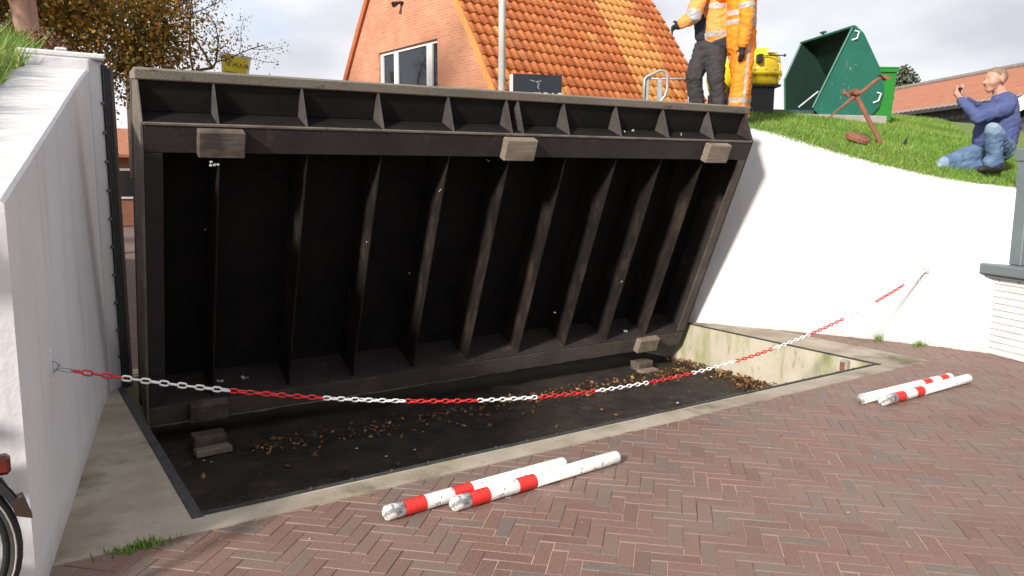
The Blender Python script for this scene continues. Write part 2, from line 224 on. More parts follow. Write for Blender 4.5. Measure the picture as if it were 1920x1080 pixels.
# ---------------------------------------------------------------- mesh helpers
class MB:
    def __init__(s): s.v = []; s.f = []; s.m = []; s.mi = 0
    def add(s, vs, fs):
        o = len(s.v); s.v += [tuple(p) for p in vs]; s.f += [tuple(i + o for i in f) for f in fs]; s.m += [s.mi] * len(fs); return s
    def box(s, a, b, bev=0.0):
        (x0, y0, z0), (x1, y1, z1) = a, b
        if not bev:
            return s.add([(x0, y0, z0), (x1, y0, z0), (x1, y1, z0), (x0, y1, z0), (x0, y0, z1), (x1, y0, z1), (x1, y1, z1), (x0, y1, z1)],
                         [(0, 3, 2, 1), (4, 5, 6, 7), (0, 1, 5, 4), (1, 2, 6, 5), (2, 3, 7, 6), (3, 0, 4, 7)])
        d = bev; vs = []; idx = {}
        for ix, xx in ((0, (x0, x0 + d)), (1, (x1, x1 - d))):
            for iy, yy in ((0, (y0, y0 + d)), (1, (y1, y1 - d))):
                for iz, zz in ((0, (z0, z0 + d)), (1, (z1, z1 - d))):
                    for k, p in enumerate(((xx[0], yy[1], zz[1]), (xx[1], yy[0], zz[1]), (xx[1], yy[1], zz[0]))):
                        idx[(ix, iy, iz, k)] = len(vs); vs.append(p)
        I = lambda *a: idx[a]; fs = []
        for q in (0, 1):
            f = [I(q, 0, 0, 0), I(q, 1, 0, 0), I(q, 1, 1, 0), I(q, 0, 1, 0)]; fs.append(f if q else f[::-1])
            f = [I(0, q, 0, 1), I(1, q, 0, 1), I(1, q, 1, 1), I(0, q, 1, 1)]; fs.append(f[::-1] if q else f)
            f = [I(0, 0, q, 2), I(1, 0, q, 2), I(1, 1, q, 2), I(0, 1, q, 2)]; fs.append(f if q else f[::-1])
            for r in (0, 1):
                fs.append([I(q, r, 0, 0), I(q, r, 1, 0), I(q, r, 1, 1), I(q, r, 0, 1)])
                fs.append([I(q, 0, r, 0), I(q, 1, r, 0), I(q, 1, r, 2), I(q, 0, r, 2)])
                fs.append([I(0, q, r, 1), I(1, q, r, 1), I(1, q, r, 2), I(0, q, r, 2)])
                for t in (0, 1): fs.append([I(q, r, t, 0), I(q, r, t, 1), I(q, r, t, 2)])
        return s.add(vs, fs)
    def tube(s, pts, r, n=10, cap=True, closed=False):
        pts = [Vector(p) for p in pts]; k = len(pts); rs = r if isinstance(r, (list, tuple)) else [r] * k
        vs = []; up = None
        for i, p in enumerate(pts):
            if closed: t = (pts[(i + 1) % k] - pts[i - 1]).normalized()
            else: t = (pts[min(i + 1, k - 1)] - pts[max(i - 1, 0)]).normalized()
            if up is None:
                up = Vector((0, 0, 1)) if abs(t.z) < 0.9 else Vector((1, 0, 0))
            a = t.cross(up).normalized(); bb = a.cross(t).normalized(); up = bb
            for j in range(n):
                w_ = 2 * math.pi * j / n; vs.append(p + (a * math.cos(w_) + bb * math.sin(w_)) * rs[i])
        fs = []
        for i in range(k if closed else k - 1):
            i2 = (i + 1) % k
            for j in range(n): fs.append((i * n + j, i * n + (j + 1) % n, i2 * n + (j + 1) % n, i2 * n + j))
        if cap and not closed: fs.append(tuple(range(n))[::-1]); fs.append(tuple((k - 1) * n + j for j in range(n)))
        return s.add(vs, fs)
    def prism(s, poly, y0, y1, axis='y'):
        """polygon in (x,z), extruded along y (axis 'y'); 'x': polygon in (y,z) extruded along x; 'z': polygon in (x,y)"""
        mk = {'y': lambda a, b, t: (a, t, b), 'x': lambda a, b, t: (t, a, b), 'z': lambda a, b, t: (a, b, t)}[axis]
        n = len(poly); vs = [mk(a, b, y0) for a, b in poly] + [mk(a, b, y1) for a, b in poly]
        return s.add(vs, [tuple(range(n)), tuple(range(2 * n - 1, n - 1, -1))] + [(i, i + n, (i + 1) % n + n, (i + 1) % n) for i in range(n)])
    def ico(s, c, r, seg=12, ring=8, sc_=(1, 1, 1)):
        vs = [(c[0], c[1], c[2] - r * sc_[2])]
        for i in range(1, ring):
            a = -math.pi / 2 + math.pi * i / ring
            for j in range(seg):
                b = 2 * math.pi * j / seg; vs.append((c[0] + r * sc_[0] * math.cos(a) * math.cos(b), c[1] + r * sc_[1] * math.cos(a) * math.sin(b), c[2] + r * sc_[2] * math.sin(a)))
        vs.append((c[0], c[1], c[2] + r * sc_[2])); fs = []
        for j in range(seg): fs.append((0, 1 + (j + 1) % seg, 1 + j)); fs.append((len(vs) - 1, 1 + (ring - 2) * seg + j, 1 + (ring - 2) * seg + (j + 1) % seg))
        for i in range(ring - 2):
            for j in range(seg): fs.append((1 + i * seg + j, 1 + i * seg + (j + 1) % seg, 1 + (i + 1) * seg + (j + 1) % seg, 1 + (i + 1) * seg + j))
        return s.add(vs, fs)
    def mesh(s, name, mats, smooth=False):
        me = bpy.data.meshes.new(name); me.from_pydata([tuple(v) for v in s.v], [], s.f)
        for m_ in (mats if isinstance(mats, (list, tuple)) else [mats]): me.materials.append(M[m_] if isinstance(m_, str) else m_)
        if any(s.m): me.polygons.foreach_set('material_index', s.m)
        fix_normals(me)
        if smooth: me.polygons.foreach_set('use_smooth', [True] * len(me.polygons)); 
        me.update(); return me
    def build(s, name, mats, parent=None, smooth=False, loc=None, rot=None):
        return put(name, s.mesh(name, mats, smooth), parent, loc, rot)
import bmesh
def fix_normals(me):
    bm = bmesh.new(); bm.from_mesh(me); bmesh.ops.recalc_face_normals(bm, faces=bm.faces); bm.to_mesh(me); bm.free()
def put(name, me, parent=None, loc=None, rot=None):
    o = bpy.data.objects.new(name, me); COL.objects.link(o)
    if parent: o.parent = parent
    if loc is not None: o.location = loc
    if rot is not None: o.rotation_euler = rot
    return o
def thing(name, label, cat, loc=(0, 0, 0), rot=(0, 0, 0), group=None):
    o = bpy.data.objects.new(name, None); COL.objects.link(o); o.location = loc; o.rotation_euler = rot; o.empty_display_size = 0.1
    return tag(o, label, cat, group)
def tag(o, label, cat, group=None):
    o['label'] = label; o['category'] = cat
    if group: o['group'] = group
    return o
def kind(o, k): o['kind'] = k; return o
def bevel(o, w_=0.006, seg=2):
    b = o.modifiers.new('bevel', 'BEVEL'); b.width = w_; b.segments = seg; b.limit_method = 'ANGLE'; b.angle_limit = rad(40); return o
def set_rnd(me, vals):
    a = me.attributes.new('rnd', 'FLOAT', 'FACE'); a.data.foreach_set('value', np.asarray(vals, dtype=np.float32))
def cards(name, V, F, rnd, mat_, parent=None):
    """many small faces at once: V (n,k,3) vertices per card"""
    n, k, _ = V.shape; me = bpy.data.meshes.new(name)
    me.vertices.add(n * k); me.vertices.foreach_set('co', V.reshape(-1).astype(np.float32))
    me.loops.add(n * k); me.loops.foreach_set('vertex_index', np.arange(n * k, dtype=np.int32))
    me.polygons.add(n); me.polygons.foreach_set('loop_start', np.arange(0, n * k, k, dtype=np.int32)); me.polygons.foreach_set('loop_total', np.full(n, k, dtype=np.int32))
    me.update(calc_edges=True); me.materials.append(M[mat_]); set_rnd(me, rnd); me.validate()
    return put(name, me, parent)
def leaf_cards(P, size, nrm_up=0.0, jit=0.5):
    n = len(P); a = RNG.normal(size=(n, 3)); a[:, 2] *= (1 - nrm_up); a /= np.linalg.norm(a, axis=1, keepdims=True)
    b = np.cross(a, RNG.normal(size=(n, 3)) * np.array([1 - nrm_up, 1 - nrm_up, 1]) + 1e-6); b /= np.linalg.norm(b, axis=1, keepdims=True)
    s_ = size * (1 - jit / 2 + jit * RNG.random((n, 1)))
    return np.stack([P - a * s_ * 0.5, P + b * s_ * 0.32, P + a * s_ * 0.55, P - b * s_ * 0.32], axis=1)
def interp(x, xs, ys): return float(np.interp(x, xs, ys))
def text_part(name, s, size, depth, mat_, parent, loc, rot, align='LEFT'):
    cu = bpy.data.curves.new(name, 'FONT'); cu.body = s; cu.size = size; cu.extrude = depth; cu.align_x = align
    to = bpy.data.objects.new(name, cu); COL.objects.link(to)
    dg = bpy.context.evaluated_depsgraph_get(); me = bpy.data.meshes.new_from_object(to.evaluated_get(dg))
    bpy.data.objects.remove(to); me.materials.clear(); me.materials.append(M[mat_])
    return put(name, me, parent, loc, rot)

# ---------------------------------------------------------------- the setting: ground, pit, walls, dike
PX0, PX1, PY0, PY1, PZ = 0.726, 6.577, 3.85, 7.0, -0.47
def ring_sheet(name, m_, outer, inner, z):
    (ax, ay, bx, by), (cx, cy, dx, dy) = outer, inner
    xs = [ax, cx, dx, bx]; ys = [ay, cy, dy, by]; mb = MB()
    mb.add([(x, y, z) for y in ys for x in xs], [(j * 4 + i, j * 4 + i + 1, (j + 1) * 4 + i + 1, (j + 1) * 4 + i) for j in range(3) for i in range(3) if (i, j) != (1, 1)])
    return kind(mb.build(name, m_), 'structure')
ground = ring_sheet('ground', 'road', (-400, -400, 400, 400), (-0.1, 3.60, 7.14, 7.2), -0.030)
CX0, CX1, CY0 = -0.05, 7.12, 3.64
# concrete apron round the pit: left field, front strip, right strip, back strip, laid end to end
mb = MB()
mb.box((CX0, CY0, -0.5), (PX0 - 0.05, 7.2, 0.0))
mb.box((PX0 - 0.05, CY0, -0.5), (PX1 + 0.05, PY0 - 0.05, 0.0))
mb.box((PX1 + 0.05, CY0, -0.5), (CX1, 7.2, 0.0))
mb.box((PX0 - 0.05, PY1, -0.5), (PX1 + 0.05, 7.2, -0.004))
apron = kind(mb.build('concrete_pavement', 'concrete'), 'structure')
# pit: floor, and walls that line it
mb = MB(); nx_, ny_ = 150, 80
for b_ in range(ny_ + 1):
    for a_ in range(nx_ + 1):
        x_, y_ = PX0 - 0.04 + (PX1 - PX0 + 0.08) * a_ / nx_, PY0 - 0.04 + (PY1 - PY0 + 0.04) * b_ / ny_
        h_ = 0.016 * mnoise.noise((x_ * 1.7, y_ * 1.7, 4)) + 0.010 * mnoise.noise((x_ * 6, y_ * 6, 9)) + 0.007 * mnoise.noise((x_ * 17, y_ * 17, 2))
        mb.v.append((x_, y_, PZ - 0.006 + max(h_, -0.012)))
mb.f = [(b_ * (nx_ + 1) + a_, b_ * (nx_ + 1) + a_ + 1, (b_ + 1) * (nx_ + 1) + a_ + 1, (b_ + 1) * (nx_ + 1) + a_) for b_ in range(ny_) for a_ in range(nx_)]; mb.m = [0] * len(mb.f)
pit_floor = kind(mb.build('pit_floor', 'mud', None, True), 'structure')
pit = thing('gate_pit', 'shallow concrete pit in the ground below the raised black gate', 'pit', (0, 0, 0))
for nm, a, b in (('pit_wall', (PX0 - 0.045, PY0, PZ - 0.05), (PX0, PY1, -0.012)), ('pit_wall', (PX1, PY0, PZ - 0.05), (PX1 + 0.045, PY1, -0.012)),
                 ('pit_wall', (PX0 - 0.045, PY0 - 0.045, PZ - 0.05), (PX1 + 0.045, PY0 - 0.002, -0.012)), ('pit_wall', (PX0 - 0.045, PY1 - 0.05, PZ - 0.05), (PX1 + 0.045, PY1 - 0.002, -0.012))):
    MB().box(a, b).build(nm, 'pitwall', pit)
for a, b in (((PX0 - 0.048, PY0 - 0.048, -0.010), (PX0 + 0.004, 6.95, 0.004)), ((PX1 - 0.004, PY0 - 0.048, -0.010), (PX1 + 0.010, 6.95, 0.004)), ((PX0 + 0.004, PY0 - 0.010, -0.010), (PX1 - 0.004, PY0 + 0.003, 0.003))):
    MB().box(a, b).build('steel_edge', 'steel_frame', pit)
bm_ = MB(); bm_.tube([(0, 0, 0), (0, 0, 0.009)], 0.010, 8); bolt_me = bm_.mesh('bolt', 'bolt')
x = 1.05
while x < 6.5: put('bolt', bolt_me, pit, (x, PY0 - 0.004, 0.000)); x += 0.235
mb = MB(); mb.box((PX1 - 0.06, 4.10, -0.14), (PX1 - 0.001, 4.18, -0.02), 0.01); mb.build('pipe_bracket', 'slab', pit)
mb = MB(); mb.tube([(PX1 - 0.065, 4.14, -0.2), (PX1 - 0.065, 4.14, -0.04)], 0.02, 10); mb.build('pipe_stub', 'rust', pit)

# ---- herringbone brick paving
def wall_line_R(y):   # x of the right white wall's face
    return interp(y, [3.0, 3.45, 3.84, 4.2, 4.67, 5.15, 5.65, 6.25, 6.6, 14], [8.0, 7.93, 7.84, 7.70, 7.50, 7.26, 6.98, 6.63, 6.62, 6.66])
def wall_line_L(y):
    return interp(y, [3.30, 4.95, 6.1, 6.5, 7.5], [0.02, 0.325, 0.535, 0.62, 0.70])
def clip(poly, nx, ny, k):
    out = []
    if len(poly) < 3: return out
    for i in range(len(poly)):
        p, q = poly[i], poly[(i + 1) % len(poly)]; dp = nx * p[0] + ny * p[1] - k; dq = nx * q[0] + ny * q[1] - k
        if dp <= 0: out.append(p)
        if dp * dq < 0: t = dp / (dp - dq); out.append((p[0] + t * (q[0] - p[0]), p[1] + t * (q[1] - p[1])))
    return out
BW, BL, GAP = 0.0725, 0.2175, 0.0030
ang = rad(45); ca, sa = math.cos(ang), math.sin(ang)
full, cut = [], []
N = 110
for a in range(-N, N):
    for b in range(-N, N):
        m6 = (a - b) % 6
        if m6 == 0: rect = (a * BW, b * BW, BL, BW)
        elif m6 == 5: rect = (a * BW, b * BW, BW, BL)
        else: continue
        u0, v0, du, dv = rect; cu_, cv_ = u0 + du / 2, v0 + dv / 2
        ccx, ccy = cu_ * ca - cv_ * sa + 3.4, cu_ * sa + cv_ * ca + 2.6
        if not (-1.8 < ccx < 8.1 and 0.9 < ccy < 5.4): continue
        g = GAP / 2; cs = [(u0 + g, v0 + g), (u0 + du - g, v0 + g), (u0 + du - g, v0 + dv - g), (u0 + g, v0 + dv - g)]
        P = [(p * ca - q * sa + 3.4, p * sa + q * ca + 2.6) for p, q in cs]
        wl = lambda y: wall_line_R(y) - 0.01
        YE = CY0 - 0.012
        if all(p[1] < YE for p in P):
            if ccx < 7.8: full.append((ccx, ccy, m6, P)); continue
            pieces = [P]
        else: pieces = [clip(P, 0, 1, YE), clip(clip(P, 0, -1, -YE), -1, 0, -(CX1 + 0.012))]
        for Q in pieces:
            if len(Q) < 3: continue
            if max(p[0] - wl(p[1]) for p in Q) > 0:
                k_ = wl(ccy); sl = (wl(ccy + 0.05) - wl(ccy - 0.05)) / 0.1
                Q = clip(Q, 1, -sl, k_ - sl * ccy)
                if len(Q) < 3: continue
            cut.append(Q)
paving = MB().add([(-2.2, 0.4, -0.0050), (8.2, 0.4, -0.0050), (8.2, CY0 - 0.003, -0.0050), (-2.2, CY0 - 0.003, -0.0050), (CX1 + 0.003, CY0 - 0.003, -0.0050), (8.2, 5.6, -0.0050), (CX1 + 0.003, 5.6, -0.0050)],
                  [(0, 1, 2, 3), (4, 2, 5, 6)]).build('brick_pavement', 'joint')
kind(paving, 'structure')
def brick_shell(P, z0, z1, bev=0.004):
    n = len(P); mx_ = sum(p[0] for p in P) / n; my = sum(p[1] for p in P) / n; I = []
    for p in P:
        d = math.hypot(p[0] - mx_, p[1] - my); k_ = max(0.3, 1 - bev * 1.3 / max(d, 1e-4)); I.append((mx_ + (p[0] - mx_) * k_, my + (p[1] - my) * k_))
    vs = [(p[0], p[1], z0) for p in P] + [(p[0], p[1], z1 - bev * 0.7) for p in P] + [(p[0], p[1], z1) for p in I]
    fs = [tuple(range(2 * n, 3 * n))]
    for i in range(n):
        j = (i + 1) % n; fs += [(i, j, n + j, n + i), (n + i, n + j, 2 * n + j, 2 * n + i)]
    return vs, fs
iv = cam_ob.matrix_world.inverted()
def seen(x, y, z=0.0):
    q = iv @ Vector((x, y, z)); 
    if q.z > -0.1: return None
    u, v_ = q.x / -q.z * 0.75, q.y / -q.z * 0.75 * 16 / 9     # -0.5..0.5 in the frame
    return -q.z if abs(u) < 0.51 and abs(v_) < 0.51 else None
def rank(b):
    s_ = seen(b[0], b[1]); return s_ if s_ else 1e6
full.sort(key=rank)
g = GAP / 2
hv = brick_shell([(-BL / 2 + g, -BW / 2 + g), (BL / 2 - g, -BW / 2 + g), (BL / 2 - g, BW / 2 - g), (-BL / 2 + g, BW / 2 - g)], -0.04, 0.0)
brick_me = MB().add(*hv).mesh('brick', 'paver')
for (bx_, by_, m6, P) in full[:300]:
    put('brick', brick_me, paving, (bx_, by_, random.uniform(-0.0025, 0.002)), (random.gauss(0, 0.004), random.gauss(0, 0.004), ang + (math.pi / 2 if m6 == 5 else 0) + random.gauss(0, 0.004)))
mb = MB(); rn = []
for P in [b[3] for b in full[300:]] + cut:
    vs, fs = brick_shell(P, -0.04, random.uniform(-0.0025, 0.002)); mb.add(vs, fs); rn += [random.random()] * len(fs)
o = mb.build('bricks', 'paver_s', paving); set_rnd(o.data, rn); kind(o, 'stuff')

# ---- left white wing wall
def ztop_L(y): return 1.56 + 0.266 * (y - 3.3)
ys = [3.30 + i * (6.5 - 3.30) / 16 for i in range(17)]
def wall_strip(ys, xin, xout, ztop, zb=-0.03):
    mb = MB(); n = len(ys); ch = 0.013
    for y in ys:
        a, b, z = xin(y), xout(y), ztop(y); s_ = 1 if b < a else -1
        j1, j2 = (mnoise.noise((y * 3, a, 0)) * 0.002, mnoise.noise((y * 2.3, b, 3)) * 0.03)
        mb.v += [(a, y, zb), (a + j1, y, z - ch), (a - s_ * ch + j1, y, z), (b + j2, y, z + 0.01), (b, y, zb)]
    for i in range(n - 1):
        for j in range(4): mb.f.append((i * 5 + j, i * 5 + j + 1, (i + 1) * 5 + j + 1, (i + 1) * 5 + j))
    mb.f += [(0, 1, 2, 3, 4), tuple((n - 1) * 5 + j for j in range(5))]; mb.m = [0] * len(mb.f); return mb
left_wall = thing('wing_wall', 'white plastered wing wall holding the chain bracket, beside the black gate', 'wall', (0.3, 4.9, 0))
def L_(o): o.parent = left_wall; o.matrix_parent_inverse = Matrix.Translation((-0.3, -4.9, 0)); return o
L_(wall_strip(ys, wall_line_L, lambda y: wall_line_L(y) - 0.44, ztop_L).build('wall_body', 'white'))
# pilaster with the rubber seal
mb = MB(); mb.prism([(0.625, 6.502), (0.715, 6.60), (0.715, 7.6), (0.10, 7.6), (0.10, 6.502)], -0.02, 2.49, 'z'); L_(bevel(mb.build('pilaster', 'white'), 0.01))
mb = MB(); mb.box((0.18, 6.52, 2.491), (0.74, 6.66, 2.535), 0.012); L_(mb.build('capstone', 'white'))
mb = MB(); mb.box((0.42, 6.53, 2.536), (0.50, 6.60, 2.56), 0.01); L_(mb.build('cap_lump', 'white'))
seal = MB(); 
for k_ in range(4):
    x_, y_ = 0.718 + k_ * 0.016, 6.600 + k_ * 0.020
    seal.box((x_, y_ - 0.012 + 0.002 * (k_ % 2), -0.02), (x_ + 0.0135, y_ + 0.05, 2.47 - 0.006 * k_), 0.003)
L_(seal.build('rubber_seal', 'rubber'))
mb = MB(); mb.box((0.783, 6.665, -0.02), (0.803, 6.74, 2.46)); L_(mb.build('seal_edge', 'rust_edge'))
bb = MB(); bb.tube([(0, 0, 0), (0.014, -0.012, 0)], 0.011, 8); sb_me = bb.mesh('bolt', 'bolt')
z_ = 0.25
while z_ < 2.4: L_(put('bolt', sb_me, None, (0.700, 6.588, z_))); z_ += 0.215
# bracket and eye for the chain
mb = MB(); mb.box((-0.004, -0.022, -0.075), (0.006, 0.022, 0.075), 0.003); br = mb.build('chain_bracket', 'white'); br.location = (0.150, 4.0, 0.79); br.rotation_euler = (0, 0, rad(-10)); L_(br)
mb = MB(); mb.tube([(0.15 + 0.032 * math.sin(t), 4.0, 0.79 + 0.026 * math.cos(t)) for t in [math.pi * i / 8 for i in range(9)]], 0.007, 8); L_(mb.build('bracket_loop', 'zinc'))
tag(left_wall, left_wall['label'], 'wall')

# ---- right white wing wall
def ztop_R(y): return interp(y, [3.3, 3.52, 3.84, 4.2, 4.67, 5.15, 5.65, 6.25, 6.6, 8, 14], [1.59, 1.60, 1.635, 1.70, 1.825, 1.99, 2.175, 2.33, 2.43, 2.66, 2.66])
ysr = [3.40 + i * 0.12 for i in range(28)] + [6.8 + i * 0.5 for i in range(10)]
right_wall = thing('wing_wall', 'long white wing wall under the grass slope, sunlit behind the chain', 'wall', (7.5, 5.0, 0))
o = wall_strip(ysr, wall_line_R, lambda y: wall_line_R(y) + 0.22, ztop_R).build('wall_body', 'white'); o.parent = right_wall; o.matrix_parent_inverse = Matrix.Translation((-7.5, -5.0, 0))
mb = MB(); mb.box((-0.006, -0.03, -0.03), (0.008, 0.03, 0.03), 0.004); mb.tube([(-0.03, 0, 0), (0, 0, 0)], 0.012, 8)
o = mb.build('chain_bracket', 'zinc', right_wall); o.location = (7.735 - 7.5, 4.08 - 5.0, 0.76); o.rotation_euler = (0, 0, rad(22))

# ---- dike on both sides
def ter_R(x, y):
    pl = 1.62 + 0.262 * (y - 3.5); cap = 2.72 + 0.26 * min(1, max(0, (x - 10.5) / 4.5))
    t = cap - pl; z = cap - (math.sqrt(t * t + 0.02) + t) / 2 if True else pl
    if y > 12.2: z = z + (0.0 - z) * min(1, (y - 12.2) / 6) ** 0.8
    e = max(0.0, 1 - (x - wall_line_R(min(max(y, 3.3), 14)) - 0.2) / 1.2)
    if y < 11: z = z * (1 - e) + (ztop_R(y) + 0.0) * e
    return z + 0.015 * mnoise.noise((x * 1.3, y * 1.3, 2))
def ter_L(x, y):
    pl = 1.56 + 0.266 * (y - 3.3); cap = 2.62; t = cap - pl; z = cap - (math.sqrt(t * t + 0.02) + t) / 2
    if y > 11: z *= max(0, 1 - (y - 11) / 8)
    return z + 0.05 + 0.05 * mnoise.noise((x * 2.1, y * 2.1, 7))
def terrain(name, xs_of, ys, fn):
    mb = MB(); rows = []
    for y in ys:
        r_ = []
        for x in xs_of(y): r_.append(len(mb.v)); mb.v.append((x, y, fn(x, y)))
        rows.append(r_)
    for i in range(len(rows) - 1):
        for j in range(len(rows[i]) - 1): mb.f.append((rows[i][j], rows[i][j + 1], rows[i + 1][j + 1], rows[i + 1][j]))
    mb.m = [0] * len(mb.f); return kind(mb.build(name, 'soil_grass', smooth=True), 'structure')
steps = [0, 0.15, 0.35, 0.6, 0.9, 1.25, 1.7, 2.2, 2.8, 3.5, 4.3, 5.2, 6.3, 8, 11, 16, 30, 60]
terrain('dike_terrain', lambda y: [wall_line_R(min(max(y, 3.4), 14)) + 0.19 + s_ for s_ in steps], [3.4 + 0.25 * i for i in range(24)] + [9.4 + i for i in range(12)], ter_R)
terrain('dike_terrain', lambda y: [min(wall_line_L(min(max(y, 3.3), 7.5)), 0.66) - (0.40 if y < 6.5 else 0.55 if y < 7.6 else 0.05) - s_ for s_ in steps], [3.0 + 0.3 * i for i in range(36)] + [14 + i for i in range(7)], ter_L)

def grass(name, n, xr, yr, fn, ok, h, wdt, label=None):
    P = []; 
    while len(P) < n:
        x, y = random.uniform(*xr), random.uniform(*yr)
        if ok(x, y): P.append((x, y, fn(x, y) - 0.01))
    P = np.array(P); n = len(P); a = RNG.random(n) * 6.28; hh = h * (0.4 + 0.9 * RNG.random(n) + 1.3 * RNG.random(n) ** 7); lean = RNG.normal(size=(n, 2)) * 0.45
    dx = np.stack([np.cos(a), np.sin(a), np.zeros(n)], 1) * (wdt * (0.6 + 0.8 * RNG.random((n, 1))))
    top = P + np.stack([lean[:, 0] * hh, lean[:, 1] * hh, hh], 1)
    patch = np.array([mnoise.noise((p[0] * 1.1, p[1] * 1.1, 1)) for p in P]) * 0.35
    return kind(cards(name, np.stack([P - dx, P + dx, top], 1), None, np.clip(RNG.random(n) * 0.75 + 0.1 + patch, 0, 1), 'blade'), 'stuff')
def tag_stuff(o, label, cat): o['label'] = label; o['category'] = cat; return o
tag_stuff(grass('lawn_grass', 130000, (6.8, 16.5), (3.45, 9.5), ter_R, lambda x, y: wall_line_R(y) + 0.10 + 0.05 * mnoise.noise((x * 5, y * 5, 3)) < x < wall_line_R(y) + 1.2 + (y - 3) * 1.55, 0.042, 0.006), 'short green lawn grass covering the dike slope above the white wall', 'grass')
tag_stuff(grass('tufted_grass', 26000, (-3.2, 0.3), (3.0, 8.5), ter_L, lambda x, y: x < wall_line_L(min(y, 7)) - 0.37 - 0.09 * mnoise.noise((x * 4, y * 4, 5)) and x > -1.6, 0.13, 0.006), 'long tufted grass behind the top of the white wall', 'grass')

# ---------------------------------------------------------------- the raised gate
TH = math.atan2(0.385, 0.923)
gate = thing('flood_gate', 'huge black ribbed steel flood gate tilted up out of its pit', 'gate', (0, 6.448, -0.303), (TH, -0.0095, rad(-2.2)))
GX0, GX1, GD = 0.85, 6.51, 0.40
def G(name, mb, m_, bv=0.004): o = mb.build(name, m_, gate); return bevel(o, bv, 1) if bv else o
prof = [(0.0, 0.0), (0.0, 2.47), (0.205, 2.69), (GD - 0.002, 2.625), (GD - 0.002, 0.0)]
mb = MB(); mb.box((GX0 + 0.001, GD, -0.10), (GX1 - 0.001, GD + 0.02, 2.60)); G('deck_plate', mb, 'gate_in')
mb = MB(); mb.box((GX0 - 0.004, GD + 0.022, -0.10), (GX1 + 0.004, GD + 0.05, 2.62)); G('deck_surface', mb, 'deck')
mb = MB(); mb.prism([(0.198, 2.692), (0.198, 2.766), (0.245, 2.758), (GD + 0.05, 2.668), (GD + 0.05, 2.622), (GD, 2.628)], GX0 - 0.006, GX1 + 0.006, 'x'); G('top_edge_bar', mb, 'gate_edge', 0.008)
for x_ in (GX0, GX1 - 0.02):
    mb = MB(); mb.prism(prof, x_, x_ + 0.02, 'x'); G('side_plate', mb, 'gate_side' if x_ < 1 else 'gate_beam')
mb = MB(); mb.box((GX0 + 0.021, 0.001, 2.27), (GX1 - 0.021, 0.022, 2.455)); o = G('upper_beam', mb, 'gate_beam')
mb = MB(); mb.box((GX0 + 0.021, 0.012, 2.457), (GX1 - 0.021, GD - 0.001, 2.472)); G('upper_shelf', mb, 'gate_in')
mb = MB(); mb.box((GX0 + 0.021, 0.225, 2.473), (GX1 - 0.021, 0.240, 2.688)); G('cell_back', mb, 'gate_in')
mb = MB(); mb.box((GX0 + 0.021, -0.005, 2.4565), (GX1 - 0.021, 0.0115, 2.476)); G('shelf_lip', mb, 'gate_side')
mb = MB(); mb.box((GX0 + 0.021, 0.001, -0.01), (GX1 - 0.021, 0.022, 0.165)); G('lower_beam', mb, 'gate_low')
mb = MB(); mb.box((GX0 + 0.021, 0.002, 0.167), (GX1 - 0.021, GD - 0.001, 0.182)); G('lower_shelf', mb, 'gate_beam')
mb = MB(); mb.box((GX0 + 0.021, 0.0015, 0.184), (0.985, 0.022, 2.268)); G('left_stile', mb, 'gate_beam')
mb = MB(); mb.box((6.385, 0.0015, 0.184), (GX1 - 0.021, 0.022, 2.268)); G('right_stile', mb, 'gate_low')  # lighter brown than the left stile: its sunlit tone is painted in
for x_ in (1.35, 1.96, 2.53, 3.11, 3.68, 4.26, 4.83, 5.38, 5.93):
    mb = MB(); mb.box((x_ - 0.012, 0.030, 0.183), (x_, GD - 0.001, 2.455), 0.002); G('rib', mb, 'gate', 0)
for x_ in (1.33, 1.93, 2.51, 3.10, 3.64, 3.75, 4.22, 4.80, 5.37, 5.96):
    mb = MB(); mb.prism([(0.014, 2.474), (0.20, 2.688), (0.224, 2.688), (0.224, 2.474)], x_ - 0.007, x_ + 0.006, 'x'); G('gusset', mb, 'gate_gus', 0)
for i, x_ in enumerate((1.34, 3.70, 5.99)):
    mb = MB(); mb.box((x_ - 0.15, -0.08, 2.265), (x_ + 0.15, -0.001, 2.45), 0.008); o = mb.build('bearing_block', 'timber_dark' if i == 0 else 'timber', gate)
for i, x_ in enumerate((1.30, 5.92)):
    mb = MB(); mb.box((x_ - 0.145, -0.08, 0.02), (x_ + 0.145, -0.001, 0.185), 0.008); mb.build('bearing_block', 'timber_dark' if i == 0 else 'timber', gate)
# lumps of dried dirt and cobweb on the steel
mb = MB()
for (x_, y_, z_, r_) in ((1.43, 0.20, 0.20, 0.032), (1.62, 0.20, 0.20, 0.035), (5.70, 0.12, 0.20, 0.03), (2.51, 0.06, 1.5, 0.012), (3.09, 0.05, 1.95, 0.014), (3.52, 0.1, 2.2, 0.014), (4.6, 0.06, 0.6, 0.012), (5.36, 0.05, 0.9, 0.014), (1.28, -0.09, 2.235, 0.028), (4.9, 0.12, 2.49, 0.02), (5.05, 0.16, 2.49, 0.025), (5.6, 0.1, 2.49, 0.02), (1.3, 0.2, 1.6, 0.01), (3.0, 0.2, 1.1, 0.01)):
    for q in range(5): mb.ico((x_ + random.gauss(0, r_ * 0.5), y_ + random.gauss(0, r_ * 0.2), z_ + random.gauss(0, r_ * 0.3)), r_ * random.uniform(0.2, 0.5), 6, 4, (1, 1, 0.8))
o = mb.build('dirt_flecks', 'fleck', gate); kind(o, 'stuff')
